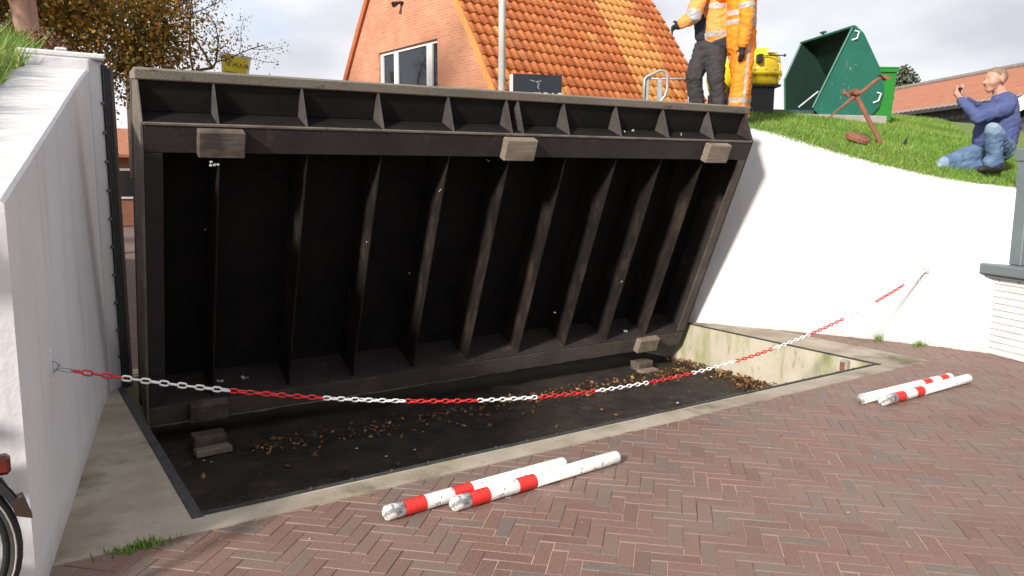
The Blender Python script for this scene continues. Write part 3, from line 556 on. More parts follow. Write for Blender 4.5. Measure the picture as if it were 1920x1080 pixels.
# stacked supports and loose boards on the pit floor
def plank(label, x_, y_, z_, sx, sy, sz, rz, m_):
    mb = MB(); mb.box((-sx / 2, -sy / 2, 0), (sx / 2, sy / 2, sz), 0.006); o = mb.build('timber_block', m_, None, False, (x_, y_, z_), (0, 0, rz)); return tag(o, label, 'timber block')
plank('pale worn timber offcut on the pit floor below the dark lower bearing block', 1.25, 6.02, PZ, 0.27, 0.10, 0.05, rad(4), 'timber')
plank('squat dark support block on the pit floor behind the worn offcut', 1.26, 6.20, PZ, 0.24, 0.16, 0.11, 0, 'timber_dark')
plank('small pale board on the pit floor near the lit pit end wall', 5.88, 6.08, PZ, 0.24, 0.10, 0.035, rad(-6), 'timber')
plank('grey support block below the pale lower bearing block of the gate', 5.92, 6.22, PZ, 0.22, 0.14, 0.10, 0, 'timber_dark')
# leaf litter
P = []
for i in range(1500):
    t = random.random()
    if t < 0.50: x, y = 6.3 - 4.8 * random.random() ** 1.3, 6.05 - abs(random.gauss(0, 0.20)) + random.gauss(0, 0.06)
    elif t < 0.74: x, y = 6.54 - abs(random.gauss(0, 0.09)), random.uniform(4.75, 6.4)
    elif t < 0.86: x, y = 6.50 - abs(random.gauss(0, 0.16)), random.gauss(5.05, 0.18)
    else: x, y = random.uniform(0.9, 6.4), random.uniform(3.95, 6.2)
    if t >= 0.86 and random.random() < 0.6: continue
    if not (PX0 + 0.02 < x < PX1 - 0.02 and PY0 + .03 < y < 6.6): continue
    z = PZ + 0.006 + (0.05 * random.random() if 0.5 < t < 0.86 else 0.012 * random.random()); P.append((x, y, z))
P = np.array(P); o = kind(cards('leaf_litter', leaf_cards(P, 0.038, 0.5, 0.9), None, RNG.random(len(P)) ** 1.2, 'litter'), 'stuff'); tag_stuff(o, 'brown and orange fallen leaves lying in the pit', 'leaves')
mb = MB()
for i in range(22):
    x, y = random.uniform(0.9, 6.4), random.uniform(4.0, 6.1); mb.ico((x, y, PZ + 0.006), random.uniform(0.006, 0.016), 6, 4, (1.3, 1, 0.5))
for i in range(24):
    x, y = random.uniform(0.6, 7.0), random.uniform(2.0, 3.5); mb.ico((x, y, 0.003), random.uniform(0.002, 0.006), 6, 4, (1.3, 1, 0.5))
tag_stuff(kind(mb.build('litter_specks', 'fleck'), 'stuff'), 'tiny pale specks of litter on pit floor and paving', 'litter')

# ---------------------------------------------------------------- barrier chain
def chz(x): return 0.8372 - 0.3379 * x + 0.04244 * x * x
chain = thing('barrier_chain', 'red and white plastic chain hung across the pit between both walls', 'chain', (0.17, 3.98, 0.7))
def link_mesh(nm, m_, Lk=0.053, Wk=0.031, r=0.0052):
    pts = []; a, b = Lk / 2 - r, Wk / 2 - r; st = a - b
    for i in range(6): t = -math.pi / 2 + math.pi * i / 5; pts.append((st + b * math.cos(t), b * math.sin(t), 0))
    for i in range(6): t = math.pi / 2 + math.pi * i / 5; pts.append((-st + b * math.cos(t), b * math.sin(t), 0))
    mb = MB(); mb.tube(pts, r, 5, closed=True); return mb.mesh(nm, m_, True)
link_r, link_w, link_z = link_mesh('link', 'red_plastic'), link_mesh('link', 'white_plastic'), link_mesh('link', 'zinc', 0.07, 0.034, 0.004)
pitch_ = 0.0425; s_ = 0.0; x = 0.20; i = 0
cuts = [0.447 + 0.4915 * k for k in range(16)]
ox, oy, oz = 0.17, 3.98, 0.7
put('hook_link', link_z, chain, (0.205 - ox, 0.0, chz(0.205) - oz), (0.4, rad(17), 0))
x = 0.25
while x < 7.70:
    dz = -0.3379 + 2 * 0.04244 * x; y = 3.98 + 0.1 * (x - 0.17) / 7.58
    red = sum(1 for c_ in cuts if x > c_) % 2 == 0
    twist = math.sin(x * 0.9) * 0.35
    put('link', link_r if red else link_w, chain, (x - ox, y - oy, chz(x) - oz), Matrix.Rotation(-math.atan(dz), 3, 'Y').__matmul__(Matrix.Rotation((rad(78) if i % 2 else rad(-12)) + twist + random.gauss(0, 0.12), 3, 'X')).to_euler())
    x += pitch_ / math.sqrt(1 + dz * dz); i += 1

# ---------------------------------------------------------------- bollard poles lying on the paving
def pole(label, p, q, bands, hollow=False, r=0.038, z0=0.0):
    p, q = Vector(p), Vector(q); d = q - p; Ln = d.length; rz = math.atan2(d.y, d.x); ry = -math.asin(d.z / Ln)
    t = thing('barrier_pole', label, 'pole', (p.x, p.y, p.z), (0, ry, rz), 'poles lying on the paving')
    cutz = sorted([0.0] + [b for ab in bands for b in ab] + [Ln])
    for a, b in zip(cutz[:-1], cutz[1:]):
        if b - a < 1e-4: continue
        isr = any(abs(a - x0) < 1e-6 for x0, _ in bands); mb = MB()
        if not isr and a == 0.0 and not hollow: mb.tube([(0, 0, 0), (0.006, 0, 0), (0.016, 0, 0), (b, 0, 0)], [r * 0.72, r * 0.92, r, r], 20)
        elif not isr and a == 0.0: mb.tube([(0.05, 0, 0), (0.0, 0, 0), (0.0, 0, 0), (b, 0, 0)], [r * 0.86, r * 0.86, r, r], 20, cap=False)
        elif abs(b - Ln) < 1e-6: mb.tube([(a, 0, 0), (b - 0.014, 0, 0), (b - 0.004, 0, 0), (b, 0, 0)], [r, r, r * 0.92, r * 0.7], 20)
        else: mb.tube([(a, 0, 0), (b, 0, 0)], r + (0.0008 if isr else 0), 20, cap=False)
        o = mb.build('red_band' if isr else 'pole_section', 'pole_red' if isr else ('pole_bare' if (a == 0.0 and b < 0.2) else 'pole_white'), t, True)
        o.data.polygons.foreach_set('use_smooth', [len(f.vertices) < 5 for f in o.data.polygons])
    return t
pole('white pole with two red bands lying behind its partner, by the concrete edge', (1.453, 3.275, 0.038), (2.594, 3.335, 0.038), [(0.10, 0.22), (0.385, 0.50)])
pole('white pole with two red bands, jutting farther along the paving than its partner', (1.779, 3.190, 0.038), (2.921, 3.250, 0.038), [(0.10, 0.215), (0.40, 0.52)])
pole('hollow white pole with open grey end lying by the pit corner', (5.263, 3.172, 0.038), (6.495, 3.150, 0.038), [(0.80, 0.91), (1.05, 1.16)], True)
pole('capped white pole with red bands beside the hollow open-ended pole', (5.346, 3.062, 0.038), (6.592, 3.052, 0.038), [(0.16, 0.27), (0.42, 0.53)])

# ---------------------------------------------------------------- weeds at the edges
def weed(label, x, y, n, h, spread):
    P = np.stack([RNG.normal(x, spread, n), RNG.normal(y, spread * 0.35, n), np.zeros(n)], 1); a = RNG.random(n) * 6.28
    dx = np.stack([np.cos(a), np.sin(a), np.zeros(n)], 1) * 0.005; hh = h * (0.3 + RNG.random(n)); top = P + np.stack([RNG.normal(size=n) * 0.4 * hh, RNG.normal(size=n) * 0.4 * hh, hh], 1)
    o = cards('weed_tuft', np.stack([P - dx, P + dx, top], 1), None, RNG.random(n) * 0.7, 'blade'); return kind(tag(o, label, 'weed'), 'stuff')
weed('green weed tuft along the joint of concrete and brick paving', 0.42, 3.62, 160, 0.035, 0.06)
weed('pale sparse weed at the foot of the sunlit white wall', 7.52, 4.40, 60, 0.07, 0.03)
weed('dry brown weed at the foot of the white wall near the plinth', 7.66, 4.05, 70, 0.06, 0.06)

# ---------------------------------------------------------------- brick house with pantile roof
HS = 0.8
HO = Vector((10.474 * HS, 16.463 * HS, 0)); HA = rad(4.6)
house = thing('brick_house', 'orange brick house with steep pantile roof behind the gate', 'house', HO, (0, 0, HA))
zc = lambda z: 1.65 + (z - 1.65) * HS
hw = [(2.2, 5.20), (3.0, 4.86), (3.86, 4.40), (4.35, 4.07), (4.91, 3.72), (5.51, 3.31), (6.22, 2.81), (7.08, 2.18), (8.0, 1.45), (9.0, 0.60), (9.65, 0.0)]
HP = [(zc(z), h_ * HS) for z, h_ in hw]; YC = 4.40 * HS; HL = 8.35 * HS
poly = [(YC - HP[0][1] + 0.12, 0.0)] + [(YC - h_ + 0.10, z - 0.02) for z, h_ in HP[:-1]] + [(YC, HP[-1][0] - 0.06)] + [(YC + h_ - 0.10, z - 0.02) for z, h_ in HP[:-1][::-1]] + [(YC + HP[0][1] - 0.12, 0.0)]
# gable with a real window opening: built as horizontal slices left and right of the hole
def half(z): return interp(z, [p[0] for p in HP], [p[1] for p in HP]) - 0.06
WY0, WY1, WZ0, WZ1 = 2.65 * HS, 5.94 * HS, 3.05, zc(5.40)
mb = MB(); levels = sorted(set([0.0, WZ0, WZ1] + [p[0] - 0.02 for p in HP]))
def slab_(y0a, y1a, z0, y0b, y1b, z1):
    mb.add([(0, y0a, z0), (0.22, y0a, z0), (0.22, y1a, z0), (0, y1a, z0), (0, y0b, z1), (0.22, y0b, z1), (0.22, y1b, z1), (0, y1b, z1)], [(0, 1, 5, 4), (1, 2, 6, 5), (2, 3, 7, 6), (3, 0, 4, 7)])
for z0, z1 in zip(levels[:-1], levels[1:]):
    h0, h1 = half(max(z0, HP[0][0])), half(max(z1, HP[0][0]))
    if z0 >= WZ0 - 1e-6 and z1 <= WZ1 + 1e-6: slab_(YC - h0, WY0, z0, YC - h1, WY0, z1); slab_(WY1, YC + h0, z0, WY1, YC + h1, z1)
    else: slab_(YC - h0, YC + h0, z0, YC - h1, YC + h1, z1)
mb.add([(0, WY0, WZ0), (0.22, WY0, WZ0), (0.22, WY1, WZ0), (0, WY1, WZ0)], [(0, 1, 2, 3)]); mb.add([(0, WY0, WZ1), (0.22, WY0, WZ1), (0.22, WY1, WZ1), (0, WY1, WZ1)], [(0, 1, 2, 3)])
mb.build('gable_wall', 'gable_brick', house)
mb = MB(); h0 = half(HP[0][0]) - 0.25
mb.box((0.23, YC - h0, 0), (HL - 0.02, YC - h0 + 0.22, HP[0][0])); mb.box((0.23, YC + h0 - 0.22, 0), (HL - 0.02, YC + h0, HP[0][0])); mb.build('side_wall', 'gable_brick', house)
mb = MB(); mb.prism([(y, z - 0.05) for y, z in poly], HL - 0.26, HL - 0.06, 'x'); mb.build('far_gable', 'gable_brick', house)
win = MB(); win.box((0.06, WY0 - 0.0, WZ1 - 0.07), (0.14, WY1, WZ1 - 0.001)); win.box((0.06, WY0, WZ0 + 0.001), (0.14, WY1, WZ0 + 0.07)); 
for y0, y1 in ((WY0 + 0.001, WY0 + 0.055), (2.42, 2.66), (3.94, 4.11), (WY1 - 0.11, WY1 - 0.001)): win.box((0.058, y0, WZ0 + 0.071), (0.142, y1, WZ1 - 0.071))
wn = win.build('window', 'window_white', house)
for y0, y1 in ((WY0 + 0.055, 2.42), (2.66, 3.94), (4.11, WY1 - 0.11)):
    MB().box((0.095, y0, WZ0 + 0.07), (0.105, y1, WZ1 - 0.07)).build('pane', 'glass', wn)
MB().box((-0.05, WY0 - 0.04, WZ0 - 0.08), (0.055, WY1 + 0.04, WZ0 - 0.002)).build('sill', 'window_white', wn)
mb = MB(); mb.box((-0.10, 3.52, zc(6.60)), (-0.001, 3.66, zc(6.66)), 0.01); mb.tube([(-0.10, 3.59, zc(6.62)), (-0.24, 3.59, zc(6.54))], [0.03, 0.07], 10); mb.build('wall_lamp', 'black_metal', house)
# roof: curve param by slope length
cpts = [(YC - h_ , z) for z, h_ in HP]; seg = [0.0]
for a, b in zip(cpts[:-1], cpts[1:]): seg.append(seg[-1] + math.dist(a, b))
def roofpt(s_): 
    y = interp(s_, seg, [p[0] for p in cpts]); z = interp(s_, seg, [p[1] for p in cpts]); return y, z
RL = seg[-1]; EXP, TW = 0.285, 0.212
ncol = int((HL + 0.10) / TW); TWx = (HL + 0.10) / ncol; nrow = int(RL / EXP)
def tile_geo(wd, ln):
    prof_ = []
    for i in range(8):
        t = i / 7; zz = 0.034 * math.sin(2 * math.pi * (t * 0.94 + 0.02)) if t < 0.54 else -0.012 * math.sin(math.pi * (t - 0.54) / 0.46) ; prof_.append((t * (wd + 0.022), zz + 0.022))
    vs = [(x_, -0.02, z_ + 0.036) for x_, z_ in prof_] + [(x_, ln + 0.05, z_ - 0.004) for x_, z_ in prof_] + [(x_, -0.018, z_ - 0.004) for x_, z_ in prof_]
    fs = [(i, i + 1, i + 9, i + 8) for i in range(7)] + [(16 + i, 17 + i, i + 1, i) for i in range(7)]
    return vs, fs
tv, tf = tile_geo(TWx, EXP); tm_o = MB().add(tv, tf).mesh('roof_tile', 'tile', True); tm_yellow = MB().add(tv, tf).mesh('roof_tile', 'tile_yellow', True)
for me in (tm_o, tm_yellow): me.polygons.foreach_set('use_smooth', [True] * 7 + [False] * 7)
roof = MB()
for k_ in range(len(cpts) - 1):
    (y0, z0), (y1, z1) = cpts[k_], cpts[k_ + 1]
    for sg in (0, 1):
        f_ = (lambda y: y) if sg == 0 else (lambda y: 2 * YC - y)
        roof.add([(-0.02, f_(y0), z0 - 0.012), (HL + 0.02, f_(y0), z0 - 0.012), (HL + 0.02, f_(y1), z1 - 0.012), (-0.02, f_(y1), z1 - 0.012)], [(0, 1, 2, 3)])
rf = roof.build('roof', 'far_tile', house)
tiles = []
for r_ in range(nrow):
    s0 = r_ * EXP; y0, z0 = roofpt(s0); y1, z1 = roofpt(min(s0 + EXP, RL)); a_ = math.atan2(z1 - z0, y1 - y0)
    for c_ in range(ncol):
        wp = Matrix.Rotation(HA, 3, 'Z') @ Vector((c_ * TWx, y0, z0)) + HO
        tiles.append((seen(*wp) or 1e6, c_, r_, y0, z0, a_))
def yellow_run(c_, r_):       # a run of paler, yellower tile colour up the slope
    q = c_ - 20 + 0.0 * r_; return 0 <= q < 5 or (5 <= q < 7 and random.random() < 0.5) or random.random() < 0.015
tl = [t for t in tiles if t[0] < 1e5 and t[4] > 3.2]; tl.sort(); tl = tl[:300]; tset = set((t[1], t[2]) for t in tl)
bulk = {False: [MB(), []], True: [MB(), []]}
for d_, c_, r_, y0, z0, a_ in tiles:
    is_yellow = yellow_run(c_, r_); x0 = c_ * TWx - 0.06 + random.gauss(0, 0.003); aa = a_ + random.gauss(0, 0.008)
    if (c_, r_) in tset: put('roof_tile', tm_yellow if is_yellow else tm_o, rf, (x0, y0, z0), (aa, 0, 0))
    else:
        mt = Matrix.Rotation(aa, 3, 'X'); B_ = bulk[is_yellow]; B_[0].add([mt @ Vector(v) + Vector((x0, y0, z0)) for v in tv], tf); B_[1] += [random.random()] * len(tf)
for is_yellow, (b_, rn) in bulk.items():
    o = b_.build('roof_tiles', 'tile_yellow_s' if is_yellow else 'tile_s', rf, True); set_rnd(o.data, rn); kind(o, 'stuff')
# verge (orange edge boards) and ridge
for xx in (-0.075, HL - 0.0):
    for sg in (0, 1):
        f_ = (lambda y: y) if sg == 0 else (lambda y: 2 * YC - y)
        ins = [(f_(y + 0.10), z - 0.07) for y, z in cpts]; outs = [(f_(y - 0.01), z + 0.03) for y, z in cpts]; vb = MB()
        for i in range(len(cpts) - 1):
            vb.add([(xx + q, *p) for q in (0, 0.055) for p in (outs[i], ins[i], ins[i + 1], outs[i + 1])], [(0, 1, 2, 3), (4, 5, 6, 7), (0, 3, 7, 4), (1, 2, 6, 5)])
        vb.build('verge', 'tile_yellow' if sg == 0 else 'tile', rf)
mb = MB(); mb.tube([(-0.05, YC, HP[-1][0]), (HL + 0.05, YC, HP[-1][0])], 0.12, 10); mb.build('ridge', 'tile', rf)

# ---------------------------------------------------------------- things between gate and house
lp = thing('street_post', 'tall slim white post standing before the tiled roof', 'post', (6.95, 10.75, 2.5))
mb = MB(); mb.tube([(0, 0, 0), (0, 0, 5.6)], [0.062, 0.052], 14); mb.build('shaft', 'lampwhite', lp, True)
mb = MB(); mb.tube([(0, 0, 0.0), (0, 0, 0.5)], [0.085, 0.08], 14); mb.build('base_sleeve', 'lampwhite', lp, True)
mb = MB(); mb.tube([(0, 0, 5.6), (0.1, -0.1, 5.8), (0.5, -0.5, 5.85)], 0.035, 10); mb.box((0.4, -0.62, 5.80), (0.75, -0.45, 5.90), 0.02); mb.build('lamp_head', 'lampwhite', lp)
sg = thing('notice_board', 'navy board with white lettering seen above the gate top', 'sign', (7.42, 10.42, 2.705), (0, 0, math.atan2(-0.32, 0.78)))
mb = MB(); mb.box((-0.40, -0.015, 0.0), (0.41, 0.015, 0.615), 0.004); mb.build('board', 'sign_navy', sg)
mb = MB(); mb.box((-0.455, -0.03, -0.25), (-0.402, 0.03, 0.60), 0.006); mb.build('post', 'lampwhite', sg)
mb = MB(); mb.box((0.412, -0.03, -0.25), (0.465, 0.03, 0.30), 0.006); mb.build('post', 'lampwhite', sg)
text_part('lettering', 'ZATERDAG', 0.155, 0.002, 'white_plastic', sg, (-0.375, -0.0185, 0.222), (rad(90), 0, 0))
mb = MB()
for (a, b) in (((-0.02, 0.50), (0.03, 0.46)), ((0.03, 0.46), (0.0, 0.41)), ((0.0, 0.41), (0.035, 0.385)), ((-0.12, 0.52), (-0.04, 0.50)), ((-0.02, 0.50), (0.07, 0.51))):
    mb.tube([(a[0], -0.018, a[1]), (b[0], -0.018, b[1])], 0.006, 5)
mb.build('emblem', 'slab', sg)
ys_ = thing('property_sign', 'yellow and white tapered board with dark lettering on a far post', 'sign', (5.45, 21.2, 0), (0, 0, rad(-33)))
mb = MB(); mb.prism([(-0.40, 4.870), (0.40, 4.730), (0.26, 4.080), (-0.38, 4.130)], 0.0, 0.03, 'y'); mb.build('board', 'window_white', ys_)
mb = MB(); mb.prism([(-0.355, 4.800), (0.335, 4.685), (0.21, 4.110), (-0.345, 4.160)], -0.012, -0.002, 'y'); mb.build('yellow_panel', 'sign_yellow', ys_)
text_part('lettering', 'TE HUUR', 0.155, 0.002, 'ink', ys_, (-0.31, -0.016, 4.52), (rad(90), rad(8), 0)); text_part('lettering', '0226', 0.15, 0.002, 'ink', ys_, (-0.28, -0.016, 4.29), (rad(90), rad(8), 0))
mb = MB(); mb.box((-0.05, 0.032, 0), (0.05, 0.11, 4.45)); mb.build('post', 'lampwhite', ys_)
# galvanised hoop barrier on the crest
rl = thing('hoop_barrier', 'galvanised hooped tube barrier with two flat uprights near the workers', 'barrier', (8.32, 8.61, 2.60), (0, 0, rad(-33.7)))
s_ = 11.5 / 1440
def lp_(px, py, y=0.0): return ((px - 1230) * s_, y, (216 - py) * s_)
mb = MB(); mb.tube([lp_(1207, 215), lp_(1207, 150), lp_(1211, 145), lp_(1234, 134), lp_(1242, 134), lp_(1249, 142), lp_(1250, 168), lp_(1246, 180), lp_(1238, 190), lp_(1238, 215)], 0.020, 10); mb.build('hoop', 'zinc', rl, True)
mb = MB(); mb.tube([lp_(1212, 148, 0.05), lp_(1292, 148, 0.05)], 0.018, 10); mb.build('top_rail', 'zinc', rl, True)
for px in (1211, 1236): mb = MB(); mb.box((lp_(px - 4, 0)[0], 0.02, -0.02), (lp_(px + 5, 0)[0], 0.045, (216 - 147) * s_), 0.004); mb.build('upright', 'zinc', rl)
mb = MB(); mb.tube([lp_(1292, 148, 0.05), lp_(1292, 216, 0.05)], 0.018, 10); mb.build('end_post', 'zinc', rl, True)

# ---------------------------------------------------------------- yellow machine
ym = thing('yellow_machine', 'round yellow painted machine on a black stand behind the workers', 'machine', (8.87, 7.38, 2.58), (0, 0, rad(-33.7)))
s_ = 10.8 / 1440
def yp(px, py, y=0.0): return ((px - 1400) * s_, y, (212 - py) * s_)
mb = MB(); zz_ = [(0.02, 92), (0.12, 93.5), (0.20, 98), (0.252, 106), (0.272, 117), (0.27, 128), (0.262, 136), (0.30, 138), (0.30, 143), (0.262, 145), (0.250, 151), (0.262, 158), (0.235, 162)]
mb.tube([yp(1424, py_, 0.05) for r_, py_ in zz_], [r_ for r_, py_ in zz_], 24); mb.build('drum', 'yellow', ym, True)
for a_ in range(12):
    mb = MB(); mb.tube([(yp(1424, 0)[0] + 0.283 * math.cos(a_ * 0.5236), 0.05 + 0.283 * math.sin(a_ * 0.5236), yp(0, 146)[2]), (yp(1424, 0)[0] + 0.283 * math.cos(a_ * 0.5236), 0.05 + 0.283 * math.sin(a_ * 0.5236), yp(0, 135)[2])], 0.012, 6); mb.build('flange_bolt', 'bolt', ym)
mb = MB(); mb.tube([yp(1441, 120, -0.10), yp(1452, 124, -0.14), yp(1453, 150, -0.14), yp(1447, 161, -0.12)], 0.016, 8); mb.build('breather_pipe', 'yellow', ym, True)
mb = MB(); mb.tube([yp(1355, 175, 0.25), yp(1358, 150, 0.25), yp(1358, 122, 0.25), yp(1360, 110, 0.25)], [0.13, 0.20, 0.19, 0.09], 18); mb.build('side_tank', 'yellow', ym, True)
mb = MB(); mb.tube([yp(1368, 140, 0.2), yp(1410, 140, 0.1)], 0.10, 14); mb.build('connecting_pipe', 'yellow', ym, True)
mb = MB(); mb.box(yp(1406, 124, -0.30), yp(1415, 109, -0.18), 0.008); mb.build('control_box', 'black_metal', ym)
mb = MB(); mb.box(yp(1425, 106, -0.26), yp(1439, 101, -0.20), 0.004); mb.build('label_plate', 'white_plastic', ym)
mb = MB(); mb.tube([yp(1415, 112, -0.24), yp(1452, 111, -0.26)], 0.008, 6); mb.ico(yp(1455, 111, -0.26), 0.020, 10, 8); mb.build('lever', 'black_metal', ym, True)
mb = MB(); mb.box(yp(1400, 212, -0.12), yp(1446, 163, 0.22)); mb.box(yp(1397, 165, -0.18), yp(1455, 161, 0.26)); mb.box(yp(1340, 212, 0.10), yp(1402, 174, 0.40)); mb.build('stand', 'black_metal', ym)
mb = MB(); mb.tube([yp(1338, 122, 0.04), yp(1350, 150, 0.0), yp(1366, 166, 0.02), yp(1372, 180, 0.05)], 0.014, 8); mb.build('hose', 'rubber', ym, True)

# ---------------------------------------------------------------- green tipping container, slab, bin
sl = MB(); sl.box((-1.25, -0.16, -0.14), (0.62, 1.75, -0.008), 0.01); slab_ob = kind(sl.build('concrete_slab_path', 'slab', None, False, (11.22, 7.38, 2.672), (0, 0, rad(-23.7))), 'structure')
ct = thing('tipping_container', 'dark green steel tipping container with its open mouth raised on a slab', 'container', (11.22, 7.38, 2.665), (0, 0, rad(-23.7)))
s_ = 12.1 / 1440
def cp(px, py): return ((px - 1585) * s_ * 1.06, (211 - py) * s_)
near = [cp(*p) for p in ((1587, 50), (1593, 47), (1610, 60), (1646, 121), (1656, 152), (1656, 170), (1650, 193), (1632, 211), (1537, 212), (1520, 198))]
WD = 1.45
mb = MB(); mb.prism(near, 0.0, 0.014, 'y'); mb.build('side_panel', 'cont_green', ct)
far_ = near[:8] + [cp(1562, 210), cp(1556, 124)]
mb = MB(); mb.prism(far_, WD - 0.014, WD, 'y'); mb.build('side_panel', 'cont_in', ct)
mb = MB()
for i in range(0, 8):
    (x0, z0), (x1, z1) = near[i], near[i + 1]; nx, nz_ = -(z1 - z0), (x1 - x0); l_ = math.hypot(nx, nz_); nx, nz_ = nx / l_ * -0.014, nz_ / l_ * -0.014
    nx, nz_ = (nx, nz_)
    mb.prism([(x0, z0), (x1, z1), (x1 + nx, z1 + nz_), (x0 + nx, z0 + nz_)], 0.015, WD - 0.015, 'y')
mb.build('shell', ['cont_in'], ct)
# rim bars round the mouth
mb = MB(); a, b = near[0], near[9]
mb.tube([(a[0], -0.012, a[1]), (b[0], -0.012, b[1])], 0.017, 6); mb.tube([(a[0], WD + 0.012, a[1])] + [(q_[0], WD + 0.012, q_[1]) for q_ in (far_[9], far_[8])], 0.017, 6)
mb.tube([(a[0], -0.03, a[1]), (a[0], WD + 0.03, a[1])], 0.022, 6); mb.build('mouth_rim', 'cont_green', ct)
for pts in (((1592, 57), (1598, 59), (1595, 71), (1587, 74)), ((1643, 167), (1649, 169), (1645, 182), (1637, 186))):
    mb = MB(); mb.tube([(cp(*p)[0], -0.035 if 0 < i < 3 else -0.005, cp(*p)[1]) for i, p in enumerate(pts)], 0.012, 8); mb.build('grab_handle', 'white_plastic', ct)
mb = MB()
for (px_, py_) in ((1586, 120), (1578, 166)):
    for k_ in range(9):
        a_ = random.uniform(0, 6.28); c_ = cp(px_ + random.gauss(0, 7), py_ + random.gauss(0, 4) - 0.3 * random.gauss(0, 7)); l_ = random.uniform(0.008, 0.022)
        mb.tube([(c_[0] - l_ * math.cos(a_), -0.0012, c_[1] - l_ * math.sin(a_)), (c_[0] + l_ * math.cos(a_), -0.0012, c_[1] + l_ * math.sin(a_))], 0.0035, 4)
o = kind(mb.build('paint_scratches', 'slab', ct), 'stuff')
mb = MB(); q = cp(1536, 60); mb.tube([(near[0][0], 0.8, near[0][1] + 0.02), (near[0][0], 0.8, near[0][1] + 0.05)], 0.02, 8); mb.box((near[0][0] - 0.03, 0.74, near[0][1] + 0.045), (near[0][0] + 0.03, 0.86, near[0][1] + 0.07)); mb.build('latch', 'cont_green', ct)
mb = MB()
for yy in (0.12, WD - 0.25): mb.box((cp(1400, 0)[0], yy, 0.0), (cp(1640, 0)[0] - 0.1, yy + 0.14, 0.0 + 0.085))
mb.box((cp(1400, 0)[0], 0.262, 0.004), (cp(1400, 0)[0] + 0.12, WD - 0.252, 0.08)); mb.build('base_frame', 'blue_steel', ct)
mb = MB(); mb.tube([(cp(1498, 0)[0], 0.06, cp(0, 197)[1]), (cp(1530, 0)[0], 0.0, cp(0, 168)[1])], 0.013, 8); mb.build('release_rod', 'zinc', ct)
bn = thing('green_bin', 'tall bright green plastic bin standing behind the dark container', 'bin', (11.86, 7.16, 2.60), (0, 0, rad(-30)))
s_ = 12.0 / 1440; wx, ht = 46 * s_, 97 * s_
mb = MB(); mb.add([(-wx * .46, 0, 0), (wx * .40, 0, 0), (wx * .40, .42, 0), (-wx * .46, .42, 0), (-wx / 2, -.03, ht), (wx / 2, -.03, ht), (wx / 2, .46, ht), (-wx / 2, .46, ht)], [(0, 3, 2, 1), (4, 5, 6, 7), (0, 1, 5, 4), (1, 2, 6, 5), (2, 3, 7, 6), (3, 0, 4, 7)]); bevel(mb.build('bin_body', 'bin_green', bn), 0.012)
mb = MB(); mb.box((-wx / 2 - .015, -.05, ht + .001), (wx / 2 + .015, .48, ht + .03), 0.01); mb.box((-wx / 2 - .01, -.055, ht - .05), (wx / 2 + .01, -.032, ht)); mb.build('lid', 'bin_green', bn)
mb = MB(); mb.tube([(wx * .44, .1, ht * .46), (wx * .44 + .06, .1, ht * .46)], [0.05, 0.02], 8); mb.build('handle_knob', 'black_metal', bn)

# ---------------------------------------------------------------- anchor, iron disc, spike on the grass
an = thing('ship_anchor', 'rusty old anchor propped on its shank in the grass', 'anchor', (8.66, 5.22, ter_R(8.66, 5.22)), (0, 0, rad(-33.7)))
s_ = 9.0 / 1440
def ap(px, py, y): return ((px - 1650) * s_, y, (281 - py) * s_)
mb = MB(); mb.tube([ap(1652, 284, 0), ap(1645, 268, 0), ap(1608, 194, 0.10), ap(1600, 182, 0.12)], [0.026, 0.027, 0.030, 0.034], 8); mb.build('shank', 'rust', an)
mb = MB(); mb.tube([ap(1540, 238, -0.04), ap(1572, 214, 0.04), ap(1605, 190, 0.11), ap(1625, 176, 0.12), ap(1640, 163, 0.13), ap(1650, 156, 0.12), ap(1659, 154, 0.10), ap(1666, 158, 0.08)], [0.006, 0.013, 0.027, 0.024, 0.022, 0.020, 0.020, 0.012], 8); mb.build('arm', 'rust', an)
mb = MB(); mb.tube([ap(1601, 183, 0.04), ap(1601, 183, 0.20)], 0.036, 10); mb.tube([ap(1592, 190, 0.10), ap(1582, 184, 0.10), ap(1583, 180, .1)], 0.024, 8); mb.build('crown', 'rust', an)
mb = MB(); a0 = Vector(ap(1660, 154, 0.1)); mb.prism([(a0.x - 0.09, a0.z + 0.015), (a0.x + 0.05, a0.z - 0.03), (a0.x - 0.01, a0.z - 0.045)], 0.06, 0.14, 'y'); mb.build('fluke', 'rust', an)
dz_ = ter_R(8.31, 5.34)
ir = thing('iron_disc', 'small rusty round iron disc lying tilted in the grass by the anchor', 'disc', (8.33, 5.30, dz_ + 0.055), (rad(20), rad(12), rad(-33)))
mb = MB(); mb.tube([(0, 0, -0.03), (0, 0, -0.02), (0, 0, 0.02), (0, 0, 0.03)], [0.12, 0.14, 0.14, 0.125], 20); mb.build('disc_body', 'rust', ir)
mb = MB(); mb.tube([(0, 0, 0.031), (0, 0, 0.042)], [0.095, 0.085], 18); mb.build('raised_centre', 'rust', ir)
mb = MB(); mb.tube([(0, 0, -0.03), (0.01, 0, 0.05), (0.035, 0, 0.12)], [0.03, 0.022, 0.004], 7); mb.tube([(-0.05, 0, 0), (0.04, 0.02, 0.02)], [0.02, 0.012], 6)
tag(mb.build('iron_spike', 'black_metal', None, False, (9.08, 5.18, ter_R(9.08, 5.18)), (0, 0, rad(-33))), 'short dark iron spike sticking out of the grass beyond the anchor', 'spike')

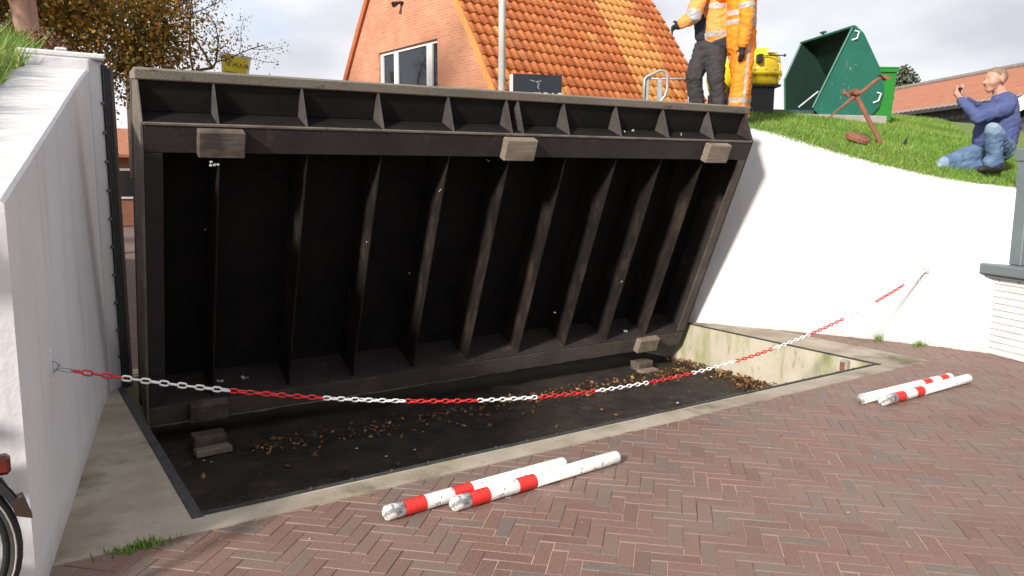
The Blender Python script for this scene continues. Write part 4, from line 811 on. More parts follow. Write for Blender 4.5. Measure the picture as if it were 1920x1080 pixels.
# ---------------------------------------------------------------- far barn, shed, small far house
bd = Vector((0.46, 0.888, 0)).normalized(); bp = Vector((bd.y, -bd.x, 0))        # along the roof / away from us
E1, E2 = Vector((26.58, 15.44, 3.95)), Vector((23.62, 11.34, 3.90))
barn = thing('long_barn', 'long low building with plain orange tiled roof beyond the dike', 'barn', (E2.x, E2.y, 0), (0, 0, math.atan2(bd.y, bd.x)))
def bq(mb, pts): mb.add(pts, [tuple(range(len(pts)))]); return mb
Lb = 13.0; x0b = -9.0; wv = -3.3; hr = 1.42         # local: x along, -y away from camera
mb = MB(); bq(mb, [(x0b, 0, 3.92), (Lb, 0, 3.92), (Lb, wv, 3.92 + hr), (x0b, wv, 3.92 + hr)]); bq(mb, [(x0b, 2 * wv, 3.92), (Lb, 2 * wv, 3.92), (Lb, wv, 3.92 + hr), (x0b, wv, 3.92 + hr)]); brf = mb.build('roof', 'far_tile', barn)
mb = MB(); mb.tube([(x0b, wv, 3.94 + hr), (Lb, wv, 3.94 + hr)], 0.10, 8); mb.build('ridge', 'ridge', brf)
rt = MB(); rt.tube([(0, 0.03, 3.905), (0, -0.16, 3.985)], 0.045, 6); rme = rt.mesh('eave_tile', 'ridge')
k_ = 0; xx = x0b + 0.1
while xx < Lb: put('eave_tile', rme, brf, (xx, 0, 0)); xx += 0.26
mb = MB(); mb.box((x0b + 0.2, 2 * wv + 0.3, 0), (Lb - 0.2, -0.35, 3.88)); mb.prism([(-0.35, 3.88), (2 * wv + 0.3, 3.88), (wv, 3.85 + hr)], x0b + 0.2, x0b + 0.4, 'x'); mb.prism([(-0.35, 3.88), (2 * wv + 0.3, 3.88), (wv, 3.85 + hr)], Lb - 0.4, Lb - 0.2, 'x'); mb.build('wall', 'gutter', barn)
mb = MB(); mb.box((x0b, 0.02, 3.80), (Lb, 0.10, 3.885)); mb.build('gutter', 'gutter', barn)
sh = thing('dark_shed', 'dark boarded shed with white roof boards behind the kneeling man', 'shed', (18.0, 7.75, -0.55), (0, 0, rad(-66.4)))
mb = MB(); mb.prism([(0.0, 0), (4, 0), (4, 3.2), (2.0, 4.6), (0.0, 3.4)], 0, 3, 'y'); mb.build('wall', 'black_metal', sh)
mb = MB(); mb.prism([(-0.25, 3.55), (2.0, 4.85), (4.3, 3.35), (4.3, 3.65), (2.0, 5.15), (-0.25, 3.85)], -0.12, -0.01, 'y'); mb.build('barge_board', 'window_white', sh)
mb = MB(); mb.prism([(-0.2, 3.62), (2.0, 4.92), (4.25, 3.42), (4.25, 3.55), (2.0, 5.05), (-0.2, 3.75)], 0.0, 3.1, 'y'); mb.build('roof', 'gutter', sh)
fh = thing('far_house', 'far brick house with orange roof glimpsed between wall seal and gate', 'house', (3.6, 28.5, 0), (0, 0, rad(8)))
mb = MB(); mb.box((-2.2, 0, 0), (2.2, 6, 2.3)); mb.build('wall', 'far_brick', fh)
mb = MB(); mb.prism([(-0.3, 2.25), (3, 3.25), (6.3, 2.25), (6.3, 2.35), (3, 3.36), (-0.3, 2.35)], -2.5, 2.5, 'x'); mb.build('roof', 'far_tile', fh)
mb = MB(); mb.box((-1.0, -0.04, 0.9), (0.6, -0.01, 1.9)); wf = mb.build('window', 'window_white', fh); MB().box((-0.92, -0.06, 0.98), (0.52, -0.045, 1.82)).build('pane', 'glass', wf)
mb = MB(); mb.box((1.0, -0.05, 0.0), (1.9, -0.01, 2.05)); mb.build('door', 'gutter', fh)

# ---------------------------------------------------------------- white building corner at the right
wd_ = Vector((-0.33, -0.944, 0)).normalized(); nb = Vector((-0.944, 0.33, 0))
bld = thing('white_brick_building', 'white painted brick building corner with grey sill and post beside the wall', 'building', (7.925, 3.56, 0), (0, 0, math.atan2(wd_.y, wd_.x)))
# local x runs along the face towards the camera side, local y away from the street (+y is to the right of travel rotated)
mb = MB(); mb.box((0.012, 0.012, -0.03), (3.0, 0.4, 0.74)); mb.box((0.012, 0.41, -0.03), (0.3, 3.0, 0.74)); core = mb.build('plinth_wall', 'white_mortar', bld)
bme = MB().box((0.004, 0.0, 0.003), (0.206, 0.011, 0.059), 0.003).mesh('brick', 'white_brick'); hme = MB().box((0.004, 0.0, 0.003), (0.101, 0.011, 0.059), 0.003).mesh('brick', 'white_brick')
for r_ in range(12):
    x_ = 0.0
    if r_ % 2: put('brick', hme, core, (0.0, 0.0005, r_ * 0.062)); x_ = 0.105
    while x_ < 1.5: put('brick', bme, core, (x_, random.uniform(0, 0.002), r_ * 0.062)); x_ += 0.21
mb = MB(); mb.box((-0.02, -0.05, 0.745), (3.05, 0.42, 0.775), 0.006); mb.box((-0.05, -0.09, 0.777), (3.08, 0.44, 0.875), 0.012); mb.build('sill', 'grey_paint', bld)
for x_ in (0.12, 1.55): mb = MB(); mb.box((x_, 0.06, 0.876), (x_ + 0.14, 0.22, 1.84), 0.008); mb.build('window_post', 'grey_paint', bld)
mb = MB(); mb.box((0.10, 0.05, 1.841), (3.0, 0.24, 1.96), 0.008); mb.build('head_beam', 'grey_paint', bld)
mb = MB(); mb.box((0.261, 0.13, 0.877), (1.549, 0.14, 1.84)); mb.build('pane', 'glass', bld)
mb = MB(); mb.box((0.05, 0.25, 1.965), (3.1, 3.0, 2.06)); mb.build('flat_roof', 'gutter', bld); 

# ---------------------------------------------------------------- bicycle parked against the wall end
bk = thing('bicycle', 'dark city bicycle leaning by the white wall end, rear wheel showing', 'bicycle', (-0.362, 3.10, 0), (rad(-3), 0, 0))
def wheel(cx):
    wh = MB(); R_ = 0.352
    ring = lambda r_, y=0.0: [(cx + r_ * math.cos(t), y, R_ + r_ * math.sin(t)) for t in [2 * math.pi * i / 48 for i in range(48)]]
    wh.tube(ring(R_ - 0.021), 0.021, 10, closed=True); wobj = wh.build('wheel', 'tyre', bk, True)
    rm = MB(); rm.tube(ring(R_ - 0.050), 0.013, 8, closed=True); rm.build('rim', 'bikepaint', wobj, True)
    rf_ = MB(); rf_.tube(ring(R_ - 0.022, -0.0205), 0.0035, 5, closed=True); rf_.tube(ring(R_ - 0.022, 0.0205), 0.0035, 5, closed=True); rf_.build('reflex_stripe', 'slab', wobj, True)
    hb = MB(); hb.tube([(cx, -0.05, R_), (cx, 0.05, R_)], 0.028, 12); hb.build('hub', 'zinc', wobj)
    for i in range(28):
        t = 2 * math.pi * i / 28; t2 = t + (0.5 if i % 2 else -0.5); sp_ = MB()
        sp_.tube([(cx + 0.028 * math.cos(t2), 0.03 * (1 if i % 4 < 2 else -1), R_ + 0.028 * math.sin(t2)), (cx + 0.30 * math.cos(t), 0, R_ + 0.30 * math.sin(t))], 0.0012, 4); sp_.build('spoke', 'zinc', wobj)
wheel(0.0); wheel(-1.08)
mb = MB(); ts = [rad(a) for a in range(22, 190, 8)]; prf = [(-0.031, -0.014), (-0.026, 0.006), (0, 0.014), (0.026, 0.006), (0.031, -0.014)]
for t in ts:
    for (yy, dr) in prf: mb.v.append(((0.372 + dr) * math.cos(t), yy, 0.352 + (0.372 + dr) * math.sin(t)))
for i in range(len(ts) - 1):
    for j in range(4): mb.f.append((i * 5 + j, i * 5 + j + 1, i * 5 + j + 6, i * 5 + j + 5))
mb.m = [0] * len(mb.f); mg = mb.build('mudguard', 'bikepaint', bk, True)
mb = MB(); e0 = (0.386 * math.cos(ts[0]), 0.352 + 0.386 * math.sin(ts[0])); mb.prism([(e0[0] - 0.034, e0[1] + 0.02), (e0[0] + 0.004, e0[1] + 0.03), (e0[0] + 0.028, e0[1] - 0.055), (e0[0] - 0.022, e0[1] - 0.035)], -0.03, 0.03, 'y'); mb.build('mud_flap', 'mudguard', bk)
mb = MB(); mb.box((0.285, -0.03, 0.612), (0.335, 0.03, 0.680), 0.012); mb.build('rear_reflector', 'reflector', bk)
mb = MB(); mb.tube([(0.30, 0, 0.60), (0.345, 0, 0.50)], 0.006, 6); mb.tube([(0.285, -0.05, 0.70), (-0.25, -0.05, 0.70)], 0.008, 6); mb.tube([(0.285, 0.05, 0.70), (-0.25, 0.05, 0.70)], 0.008, 6); mb.tube([(0.285, -0.05, 0.70), (0.285, 0.05, 0.70)], 0.008, 6); mb.tube([(0, -0.07, 0.352), (0.15, -0.05, 0.70)], 0.007, 6); mb.tube([(0, 0.07, 0.352), (0.15, 0.05, 0.70)], 0.007, 6); mb.build('luggage_rack', 'bikepaint', bk)
mb = MB()
for a, b, r_ in (((0, -0.05, 0.352), (-0.44, -0.03, 0.29), 0.011), ((0, 0.05, 0.352), (-0.44, 0.03, 0.29), 0.011), ((0, -0.05, 0.352), (-0.26, -0.02, 0.80), 0.009), ((0, 0.05, 0.352), (-0.26, 0.02, 0.80), 0.009), ((-0.44, 0, 0.29), (-0.25, 0, 0.90), 0.017), ((-0.44, 0, 0.29), (-0.86, 0, 0.80), 0.018), ((-0.30, 0, 0.74), (-0.85, 0, 0.90), 0.016), ((-0.84, 0, 0.98), (-0.94, 0, 0.66), 0.019)): mb.tube([a, b], r_, 10)
mb.tube([(-0.94, -0.05, 0.66), (-0.99, -0.05, 0.50), (-1.08, -0.05, 0.352)], 0.011, 8); mb.tube([(-0.94, 0.05, 0.66), (-0.99, 0.05, 0.50), (-1.08, 0.05, 0.352)], 0.011, 8); mb.tube([(-0.94, -0.05, 0.66), (-0.94, 0.05, 0.66)], 0.014, 8); mb.build('frame', 'bikepaint', bk, True)
mb = MB(); mb.tube([(-0.84, 0, 0.98), (-0.83, 0, 1.06)], 0.014, 8); mb.tube([(-0.62, -0.28, 1.08), (-0.78, -0.25, 1.09), (-0.86, -0.08, 1.07), (-0.86, 0.08, 1.07), (-0.78, 0.25, 1.09), (-0.62, 0.28, 1.08)], 0.012, 8); mb.build('handlebar', 'zinc', bk, True)
mb = MB(); mb.prism([(-0.10, -0.09), (-0.14, -0.10), (-0.42, -0.02), (-0.42, 0.02), (-0.14, 0.10), (-0.10, 0.09)], 0.93, 0.985, 'z'); bevel(mb.build('saddle', 'saddle', bk), 0.02, 3)
mb = MB(); mb.tube([(-0.44, -0.07, 0.29), (-0.44, 0.07, 0.29)], 0.02, 10); mb.tube([(-0.44, -0.08, 0.29), (-0.44, -0.08, 0.12)], 0.01, 6); mb.tube([(-0.44, 0.08, 0.29), (-0.44, 0.08, 0.46)], 0.01, 6); mb.box((-0.49, -0.18, 0.11), (-0.39, -0.085, 0.135)); mb.box((-0.49, 0.085, 0.45), (-0.39, 0.18, 0.475)); mb.box((-0.50, -0.055, 0.25), (0.05, -0.035, 0.40), 0.01); mb.build('crank_and_chain_guard', 'bikepaint', bk)

# ---------------------------------------------------------------- trees
def branches(mb, p, d, r_, ln, lvl, tips, spread=0.55, thin=0.62):
    n = 4; pts = [p]; rs = [r_]; q = p.copy(); dd = d.copy()
    for i in range(n):
        dd = (dd + Vector((random.gauss(0, .12), random.gauss(0, .12), random.gauss(0.04, .08)))).normalized(); q = q + dd * (ln / n); pts.append(q.copy()); rs.append(r_ * (1 - 0.4 * (i + 1) / n))
        if lvl >= 3 or i >= 2: tips.append(q.copy())
    mb.tube(pts, rs, 6 if lvl < 2 else 4, cap=False)
    if lvl < 4:
        for k_ in range(3 if lvl < 3 else 3):
            s_ = pts[random.randint(2, n)]; ax = Vector((random.gauss(0, 1), random.gauss(0, 1), random.gauss(0.25, .6))).normalized()
            branches(mb, s_, (dd * (1 - spread) + ax * spread * 1.2).normalized(), r_ * thin * 0.85, ln * random.uniform(0.62, 0.82), lvl + 1, tips, spread, thin)
def tree(name, label, base, trunk_pts, trunk_r, starts, nleaf, leaf, lm, bark, clump=0.22, group='trees behind the left wall', light=None):
    t = thing(name, label, 'tree', base, group=None)
    mb = MB(); mb.tube(trunk_pts, trunk_r, 14); mb.build('trunk', bark, t, True)
    mb = MB(); tips = []
    for (p, d, r_, ln) in starts: branches(mb, Vector(p), Vector(d).normalized(), r_, ln, 1, tips)
    mb.build('limbs', bark if bark != 'bark_pink' else 'bark', t, True)
    T = np.array([tuple(x) for x in tips]); idx = RNG.integers(0, len(T), nleaf); P = T[idx] + RNG.normal(size=(nleaf, 3)) * clump
    tone = RNG.random(len(T))[idx] * 0.6 + RNG.random(nleaf) * 0.4
    o = cards('crown', leaf_cards(P, leaf), None, tone, lm, t); return t
b0 = Vector((0.48, 11.2, 2.45))
tree('autumn_tree', 'orange brown autumn tree with bare pinkish trunk rising behind the white wall', b0,
     [(0.06, 0, -0.4), (0.03, 0, 0.15), (0.0, 0, 0.6), (-0.06, 0, 1.3), (-0.10, 0, 2.2), (-0.12, 0.1, 3.4)], [0.20, 0.135, 0.118, 0.145, 0.15, 0.12],
     [((-0.1, 0, 2.3), (0.9, 0.5, 0.35), 0.06, 1.7), ((-0.1, 0, 2.6), (-0.8, 0.3, 0.5), 0.06, 1.6), ((-0.1, 0.1, 3.0), (0.3, 0.9, 0.5), 0.06, 1.7), ((-0.1, 0, 2.8), (0.5, -0.6, 0.3), 0.05, 1.2), ((-0.1, 0, 1.9), (0.9, 0.3, 0.05), 0.04, 1.2), ((-0.1, 0, 2.0), (-0.9, 0.5, 0.0), 0.04, 1.1)], 60000, 0.058, 'orange_leaf', 'bark_pink')
b1 = Vector((-0.1, 17.6, 0.4))
tree('autumn_tree', 'dense rust coloured autumn tree behind the pinkish trunk', b1, [(0, 0, -0.5), (0, 0, 2.5), (0.1, 0, 4.5)], [0.24, 0.2, 0.14],
     [((0, 0, 2.2), (1, 0.1, 0.25), 0.07, 2.1), ((0, 0, 2.4), (-1, 0.2, 0.3), 0.07, 2.2), ((0, 0, 2.6), (0.6, -0.7, 0.5), 0.07, 2.0), ((0, 0, 3.2), (-0.4, -0.6, 0.6), 0.07, 2.0), ((0.05, 0, 3.4), (0.8, 0.3, 0.6), 0.07, 2.0), ((0.1, 0, 4.4), (-0.3, 0.2, 1), 0.08, 2.0), ((0.1, 0, 4.2), (0.6, -0.2, 0.8), 0.08, 1.9)], 90000, 0.080, 'orange_leaf', 'bark', 0.36)
b2 = Vector((3.0, 21.6, 1.9))
tree('bare_tree', 'thinly leaved tree with fine bare twigs reaching towards the yellow sign', b2, [(0, 0, -0.3), (0, 0, 2.0), (-0.2, 0, 3.6)], [0.17, 0.14, 0.10],
     [((0, 0, 2.0), (0.9, -0.1, 0.35), 0.06, 2.0), ((0, 0, 2.2), (-0.8, 0.2, 0.6), 0.06, 2.1), ((-0.1, 0, 2.8), (0.5, -0.5, 0.7), 0.06, 1.5), ((-0.2, 0, 3.4), (-0.4, 0.3, 0.9), 0.06, 1.6), ((-0.2, 0, 3.5), (0.35, 0.3, 0.8), 0.06, 1.4), ((-0.1, 0, 3.0), (-0.9, -0.3, 0.4), 0.06, 1.6)], 12000, 0.055, 'dark_leaf', 'bark', 0.10)
def shrub(name, label, base, rx, rz, n, leaf, lm, stems=14):
    t = thing(name, label, 'shrub', base); mb = MB()
    for i in range(stems):
        a = random.random() * 6.28; r_ = random.random() * rx; mb.tube([(0.1 * math.cos(a) * rx, 0.1 * math.sin(a) * rx, -0.05), (r_ * math.cos(a) * .6, r_ * math.sin(a) * .6, rz * .5), (r_ * math.cos(a), r_ * math.sin(a), rz * random.uniform(.7, 1.1))], [0.012, 0.008, 0.003], 5)
    mb.build('stems', 'bark', t); P = RNG.normal(size=(n, 3)); P /= np.linalg.norm(P, axis=1, keepdims=True); P *= RNG.random((n, 1)) ** 0.45
    P = P * np.array([rx, rx, rz * 0.55]) + np.array([0, 0, rz * 0.55]); cards('foliage', leaf_cards(P, leaf), None, RNG.random(n), lm, t); return t
shrub('rusty_shrub', 'low rust brown shrub at the foot of the pinkish trunk', (0.42, 8.5, 2.48), 0.30, 0.45, 2200, 0.045, 'shrub_leaf', 26)
shrub('rusty_shrub', 'brown twiggy shrub at the grass edge left of the pinkish trunk', (0.02, 8.9, 2.50), 0.30, 0.55, 1800, 0.05, 'shrub_leaf', 26)
shrub('conifer_shrub', 'dark evergreen top poking over the barn roof beside the green bin', (32.8, 18.9, 3.6), 0.75, 2.7, 2600, 0.16, 'green_leaf')

# ---------------------------------------------------------------- people
def capsule(mb, a, b, ra, rb, n=14):
    a, b = Vector(a), Vector(b); d = (b - a); 
    if d.length < 1e-5: d = Vector((0, 0, 1e-4)); b = a + d
    t = d.normalized(); pts = []; rs = []
    for k_ in range(4): w_ = k_ / 4 * math.pi / 2; pts.append(a - t * ra * math.cos(w_)); rs.append(max(ra * math.sin(w_), 0.002))
    pts.append(a); rs.append(ra); pts.append(b); rs.append(rb)
    for k_ in range(3, -1, -1): w_ = k_ / 4 * math.pi / 2; pts.append(b + t * rb * math.cos(w_)); rs.append(max(rb * math.sin(w_), 0.002))
    mb.tube(pts, rs, n)
def person(label, loc, rz, caps, mats, voxel=0.011, fold=0.006, band=None):
    """caps: (p, q, r0, r1, material) round cones; fused into one skin, then coloured by the nearest cone"""
    mb = MB()
    for c_ in caps: capsule(mb, c_[0], c_[1], c_[2], c_[3])
    me = mb.mesh('person', mats[0]); o = put('person', me)
    r_ = o.modifiers.new('r', 'REMESH'); r_.mode = 'VOXEL'; r_.voxel_size = voxel
    s_ = o.modifiers.new('s', 'SMOOTH'); s_.factor = 0.5; s_.iterations = 5
    dg = bpy.context.evaluated_depsgraph_get(); m2 = bpy.data.meshes.new_from_object(o.evaluated_get(dg)); o.modifiers.clear(); o.data = m2
    nv = len(m2.vertices); V = np.empty(nv * 3, np.float32); m2.vertices.foreach_get('co', V); V = V.reshape(-1, 3); Nn = np.empty(nv * 3, np.float32); m2.vertices.foreach_get('normal', Nn); Nn = Nn.reshape(-1, 3)
    def near_(P):
        best = np.full(len(P), 1e9); bi = np.zeros(len(P), int); bt = np.zeros(len(P))
        for i, c_ in enumerate(caps):
            a, b = np.array(c_[0], float), np.array(c_[1], float); d = b - a; t = np.clip(((P - a) @ d) / max(d @ d, 1e-9), 0, 1)
            dist = np.linalg.norm(P - a - t[:, None] * d, axis=1) - (c_[2] + (c_[3] - c_[2]) * t)
            mk = dist < best; best[mk] = dist[mk]; bi[mk] = i; bt[mk] = t[mk]
        return bi, bt
    bi, bt = near_(V); cloth = np.array([0.0 if caps[i][4] in ('skin', 'hair', 'glove') else 1.0 for i in range(len(caps))])[bi]
    disp = np.array([0.5 * mnoise.noise((p[0] * 7, p[1] * 7, p[2] * 9)) + 0.6 - 1.6 * abs(mnoise.noise((p[0] * 8 + p[2] * 5, p[1] * 8, p[2] * 17 - p[0] * 6))) + 0.3 * mnoise.noise((p[0] * 26, p[1] * 26, p[2] * 34)) for p in V]) * fold * cloth
    V2 = V + Nn * disp[:, None]; m2.vertices.foreach_set('co', V2.astype(np.float32).reshape(-1))
    nf = len(m2.polygons); Cc = np.empty(nf * 3, np.float32); m2.polygons.foreach_get('center', Cc); Cc = Cc.reshape(-1, 3)
    bi, bt = near_(Cc); names = list(mats); idx = np.array([names.index(caps[i][4]) for i in bi])
    if band: 
        for k_, (i, p, t) in enumerate(zip(bi, Cc, bt)):
            nm = band(int(i), p, t)
            if nm: idx[k_] = names.index(nm)
    m2.materials.clear()
    for nm in names: m2.materials.append(M[nm])
    m2.polygons.foreach_set('material_index', idx.astype(np.int32)); m2.polygons.foreach_set('use_smooth', [True] * nf); m2.update()
    o.location = loc; o.rotation_euler = (0, 0, rz); return tag(o, label, 'person')
def head(c, face, sk='skin', hr='hair', k=1.0):
    """head about 0.24 tall centred at c, looking along the unit vector face (horizontal)"""
    c = Vector(c); f_ = Vector(face).normalized(); s_ = Vector((0, 0, 1)).cross(f_); u = Vector((0, 0, 1)); P = lambda a, b, z: tuple(c + (f_ * a + s_ * b + u * z) * k)
    return [(h[0], h[1], h[2] * k, h[3] * k, h[4]) for h in [(P(-0.012, 0, 0.030), P(0.012, 0, 0.025), 0.088, 0.080, sk), (P(-0.030, 0, 0.042), P(-0.008, 0, 0.050), 0.084, 0.082, hr), (P(0.030, 0, -0.045), P(0.050, 0, -0.075), 0.058, 0.038, sk), (P(0.045, 0.02, -0.015), P(0.045, -0.02, -0.015), 0.05, 0.05, sk),
            (P(0.088, 0, 0.012), P(0.108, 0, -0.022), 0.012, 0.017, sk), (P(0.078, 0.028, 0.028), P(0.078, -0.028, 0.028), 0.014, 0.014, sk), (P(0.082, 0.016, -0.050), P(0.082, -0.016, -0.050), 0.012, 0.012, sk),
            (P(-0.008, 0.084, 0.012), P(-0.014, 0.088, -0.022), 0.017, 0.010, sk), (P(-0.008, -0.084, 0.012), P(-0.014, -0.088, -0.022), 0.017, 0.010, sk)]]
def fingers(w_, dirv, side, up, m_, curl=0.5, ln=0.085):
    """palm and five fingers from wrist w_"""
    w_, d, s_, u = Vector(w_), Vector(dirv).normalized(), Vector(side).normalized(), Vector(up).normalized(); out = [(tuple(w_), tuple(w_ + d * 0.075), 0.026, 0.032, m_)]
    for k_, (o_, l_) in enumerate(((-0.028, 0.9), (-0.010, 1.0), (0.010, 0.95), (0.027, 0.75))):
        a = w_ + d * 0.085 + s_ * o_; b = a + (d * (1 - curl * 0.5) + u * -curl * 0.6).normalized() * ln * l_ * 0.55; e = b + (d * (1 - curl) - u * curl).normalized() * ln * l_ * 0.45
        out += [(tuple(a), tuple(b), 0.0105, 0.0095, m_), (tuple(b), tuple(e), 0.0095, 0.008, m_)]
    a = w_ + d * 0.025 - s_ * 0.028; b = a + (d * 0.5 - s_ * 0.8).normalized() * 0.04; e = b + (d * 0.9 - s_ * 0.2 - u * 0.3).normalized() * 0.03
    return out + [(tuple(a), tuple(b), 0.013, 0.011, m_), (tuple(b), tuple(e), 0.011, 0.009, m_)]
YAW = rad(-33.7)
# kneeling photographer
s_ = 8.2 / 1440
def mp_(px, py, y=0.0): return (((px - 960) * (8.2 + y) - (1865 - 960) * 8.2) / 1440, y, ((337 - py) * (8.2 + y) - (337 - 332) * 8.2) / 1440)
caps = head(mp_(1860, 164), (-0.97, -0.12, 0), k=1.12)
caps += [(mp_(1868, 180), mp_(1876, 194), 0.064, 0.072, 'skin')]
caps += [(mp_(1880, 208, -0.02), mp_(1882, 240, 0.0), 0.14, 0.165, 'blue_sweater'), (mp_(1886, 207, -0.15), mp_(1878, 206, 0.15), 0.088, 0.088, 'blue_sweater'), (mp_(1882, 240, -.03), mp_(1880, 278, 0.0), 0.165, 0.165, 'blue_sweater'), (mp_(1862, 225, 0.0), mp_(1852, 268, 0.03), 0.13, 0.135, 'blue_sweater'), (mp_(1876, 199), mp_(1878, 203), 0.085, 0.10, 'blue_sweater')]
caps += [(mp_(1886, 214, -0.17), mp_(1836, 232, -0.22), 0.080, 0.066, 'blue_sweater'), (mp_(1836, 232, -0.22), mp_(1801, 201, -0.10), 0.062, 0.044, 'blue_sweater')]
caps += [(mp_(1872, 207, 0.17), mp_(1838, 217, 0.16), 0.072, 0.058, 'blue_sweater'), (mp_(1838, 217, 0.16), mp_(1806, 199, 0.06), 0.055, 0.042, 'blue_sweater')]
caps += fingers(mp_(1801, 198, -0.09), (-0.55, 0.25, 0.75), (0, 0.9, -0.3), (-0.7, 0, -0.5), 'skin', 0.6) + fingers(mp_(1806, 195, 0.05), (-0.6, -0.25, 0.7), (0, -0.9, -0.3), (-0.7, 0, -0.5), 'skin', 0.6)
caps += [(mp_(1880, 288, -0.06), mp_(1872, 286, 0.10), 0.145, 0.14, 'jeans')]
caps += [(mp_(1884, 288, -0.10), mp_(1868, 262, -0.38), 0.115, 0.092, 'jeans'), (mp_(1868, 259, -0.39), mp_(1866, 255, -0.40), 0.084, 0.078, 'jeans_worn'), (mp_(1868, 262, -0.38), mp_(1874, 312, -0.34), 0.090, 0.068, 'jeans'), (mp_(1876, 312, -0.34), mp_(1868, 314, -0.34), 0.076, 0.076, 'jeans')]
caps += [(mp_(1862, 288, 0.08), mp_(1784, 316, 0.04), 0.115, 0.088, 'jeans'), (mp_(1780, 316, 0.03), mp_(1776, 320, 0.02), 0.074, 0.066, 'jeans_worn'), (mp_(1784, 320, 0.04), mp_(1846, 322, 0.0), 0.076, 0.064, 'jeans')]
caps += [(mp_(1876, 326, -0.33), mp_(1852, 329, -0.38), 0.048, 0.036, 'shoe'), (mp_(1876, 326, -0.33), mp_(1884, 325, -0.30), 0.048, 0.042, 'shoe'), (mp_(1850, 322, 0.0), mp_(1864, 325, -0.02), 0.044, 0.038, 'shoe')]
pm = person('kneeling man in blue sweater and jeans holding up a phone on the grass', (8.93, 4.12, 1.755), YAW, caps, ['blue_sweater', 'skin', 'hair', 'jeans', 'jeans_worn', 'shoe'], 0.0095, 0.011)
ph = MB(); c0 = Vector(mp_(1793, 184, -0.02)); ph.box((c0.x - 0.006, c0.y - 0.075, c0.z - 0.038), (c0.x + 0.006, c0.y + 0.075, c0.z + 0.038), 0.004)
po = ph.build('mobile_phone', 'black_metal'); po.matrix_world = Matrix.Translation((8.93, 4.12, 1.755)) @ Matrix.Rotation(YAW, 4, 'Z'); tag(po, 'dark phone held up in the kneeling man\'s hands', 'phone')

# worker with open orange jacket and charcoal trousers
s_ = 9.1 / 1440
def wa(px, py, y=0.0): return (((px - 960) * (9.1 + y) - (1322 - 960) * 9.1) / 1440, y, ((337 - py) * (9.1 + y) - (337 - 220) * 9.1) / 1440)
caps = head(wa(1322, -50), (-0.9, 0.4, 0))
caps += [(wa(1326, -33), wa(1328, -20), 0.06, 0.07, 'skin')]
nt0 = len(caps)
caps += [(wa(1330, -8, -.02), wa(1336, 20, -.04), 0.155, 0.165, 'hivis_pale'), (wa(1336, 20, -.04), wa(1339, 70, -.04), 0.165, 0.165, 'hivis_pale'), (wa(1334, 30, .08), wa(1336, 70, .08), 0.14, 0.15, 'hivis_pale'), (wa(1312, -8, -.16), wa(1348, -8, .16), 0.09, 0.09, 'hivis_pale')]
nt1 = len(caps)
caps += [(wa(1345, 86, -.05), wa(1336, 88, 0.06), 0.142, 0.14, 'navy_cloth'), (wa(1308, 48, -0.02), wa(1309, 76, -0.02), 0.080, 0.070, 'navy_cloth'), (wa(1356, 94, -0.06), wa(1357, 97, -0.06), 0.07, 0.06, 'navy_cloth')]
na0 = len(caps)
caps += [(wa(1306, -4, -.18), wa(1294, 40, -.20), 0.092, 0.082, 'hivis_pale'), (wa(1294, 40, -.20), wa(1273, 53, -.14), 0.078, 0.058, 'hivis_pale')]
na1 = len(caps)
caps += [(wa(1270, 54, -.13), wa(1266, 57, -.12), 0.050, 0.046, 'glove')] + fingers(wa(1268, 55, -.12), (-0.7, 0.5, -0.3), (0.2, 0.5, -0.8), (-0.4, 0.3, 0.9), 'glove', 0.95, 0.075)
caps += [(wa(1352, -4, .14), wa(1362, 40, .12), 0.08, 0.068, 'hivis_pale'), (wa(1362, 40, .12), wa(1350, 88, .05), 0.062, 0.05, 'hivis_pale')] + fingers(wa(1349, 92, .02), (-0.3, -0.3, -0.9), (0.9, 0, -0.3), (-0.5, -0.5, 0), 'skin', 0.7)
caps += [(wa(1318, 98, .02), wa(1340, 98, -.02), 0.135, 0.135, 'charcoal'), (wa(1314, 106, .03), wa(1298, 148, -.04), 0.122, 0.096, 'charcoal'), (wa(1298, 148, -.04), wa(1308, 206, .04), 0.092, 0.084, 'charcoal'), (wa(1338, 106, -.06), wa(1340, 152, -.10), 0.122, 0.096, 'charcoal'), (wa(1340, 152, -.10), wa(1350, 206, -.06), 0.092, 0.084, 'charcoal')]
caps += [(wa(1308, 212, .04), wa(1292, 216, .06), 0.048, 0.038, 'shoe'), (wa(1348, 212, -.06), wa(1332, 216, -.04), 0.048, 0.038, 'shoe')]
def bandA(i, p, t):
    z = p[2] / s_; py = 220 - z; px = p[0] / s_ + 1322
    if i in (na0, na0 + 1):
        q = (t if i == na0 else 1 + t)
        return 'reflex' if 0.80 < q < 1.08 else None
    if nt0 <= i < nt1:
        if 70 < py - (1340 - px) * 0.08 < 79: return 'reflex'
        if 22 < py < 31: return 'reflex'
        if px < 1313 and py > 45: return 'navy_cloth'
    return None
person('worker in open orange hi-vis jacket and charcoal trousers, one arm raised', (7.05, 6.47, 2.395), YAW, caps, ['hivis_pale', 'skin', 'hair', 'navy_cloth', 'charcoal', 'glove', 'reflex', 'shoe'], 0.011, 0.013, bandA)

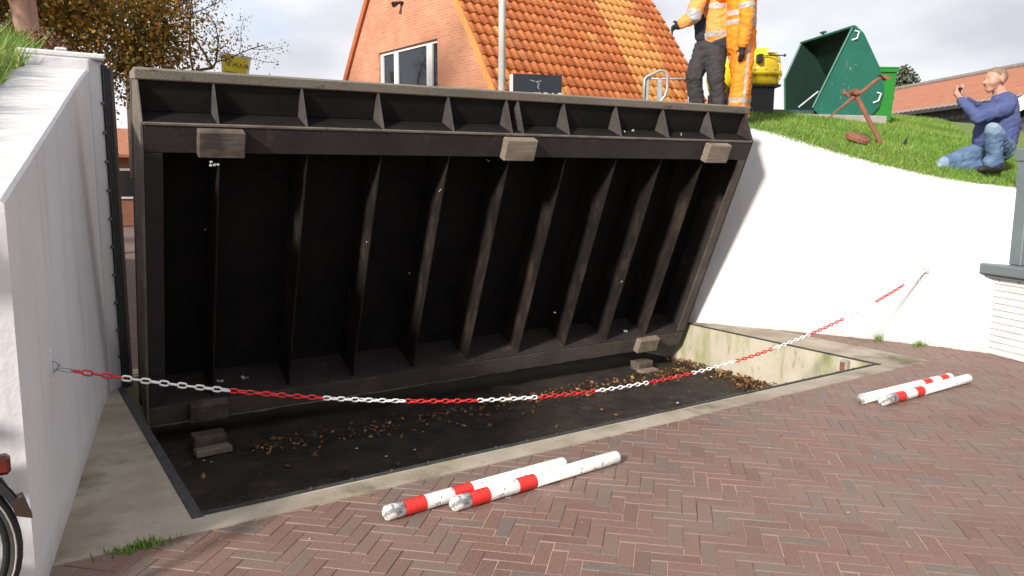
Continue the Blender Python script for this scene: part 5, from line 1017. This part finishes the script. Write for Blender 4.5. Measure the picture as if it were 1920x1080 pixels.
# worker in full orange overalls
s_ = 8.9 / 1440
def wb(px, py, y=0.0): return (((px - 960) * (8.9 + y) - (1384 - 960) * 8.9) / 1440, y, ((337 - py) * (8.9 + y) - (337 - 226) * 8.9) / 1440)
caps = head(wb(1372, -62), (-0.9, -0.1, 0))
caps += [(wb(1376, -44), wb(1378, -30), 0.06, 0.07, 'skin')]
t0 = len(caps)
caps += [(wb(1379, -18), wb(1380, 30), 0.16, 0.165, 'hivis'), (wb(1380, 30), wb(1382, 86), 0.165, 0.165, 'hivis'), (wb(1378, -15, -.18), wb(1378, -15, .18), 0.09, 0.09, 'hivis_y')]
a0 = len(caps)
caps += [(wb(1388, -12, -.20), wb(1391, 36, -.24), 0.090, 0.080, 'hivis'), (wb(1391, 36, -.24), wb(1386, 84, -.24), 0.078, 0.064, 'hivis')]
a1 = len(caps)
caps += [(wb(1385, 87, -.24), wb(1385, 92, -.24), 0.044, 0.042, 'glove')] + fingers(wb(1385, 91, -.24), (0, 0, -1), (1, 0, 0), (0.2, -0.9, 0), 'glove', 0.5)
caps += [(wb(1370, -10, .20), wb(1352, 30, .2), 0.08, 0.068, 'hivis'), (wb(1352, 30, .2), wb(1340, 5, .0), 0.062, 0.05, 'hivis')] + fingers(wb(1338, 1, 0), (-0.5, -0.2, 0.8), (0, 1, 0), (-0.8, 0, 0), 'glove', 0.6)
l0 = len(caps)
caps += [(wb(1379, 86, .02), wb(1386, 90, 0), 0.145, 0.145, 'hivis'), (wb(1386, 98, -.05), wb(1385, 155, -.08), 0.128, 0.108, 'hivis'), (wb(1385, 155, -.08), wb(1380, 207, -.07), 0.106, 0.100, 'hivis'), (wb(1378, 100, .08), wb(1388, 155, .10), 0.130, 0.108, 'hivis'), (wb(1388, 155, .10), wb(1388, 207, .13), 0.106, 0.100, 'hivis')]
l1 = len(caps)
caps += [(wb(1383, 216, -.08), wb(1366, 221, -.10), 0.050, 0.040, 'boot_white'), (wb(1396, 216, .14), wb(1380, 221, .13), 0.050, 0.040, 'boot_white')]
def bandB(i, p, t):
    py = 226 - p[2] / s_; px = p[0] / s_ + 1384
    if t0 <= i < a0:
        if 30 < py < 39 or 46 < py < 55: return 'reflex'
        if py < 4: return 'hivis_y'
    if a0 <= i < a1:
        if i == a0 and 0.55 < t < 0.75: return 'reflex'
        if i == a0 and t < 0.5: return 'hivis_y'
        if abs(px - (1391 - max(0, py - 36) * 0.10)) < 2.6 and py > 20 and p[1] < -0.24: return 'reflex'
    if l0 < i < l1:
        if 186 < py < 193 or 201 < py < 206: return 'reflex'
        if i in (l0 + 1, l0 + 2) and abs(px - (1388 - (py - 100) * 0.045)) < 2.4 and p[1] < -0.1: return 'reflex'
    return None
person('worker in full orange hi-vis overalls with yellow shoulders beside the gate end', (7.22, 6.11, 2.325), YAW, caps, ['hivis', 'skin', 'hair', 'hivis_y', 'glove', 'reflex', 'boot_white'], 0.011, 0.013, bandB)
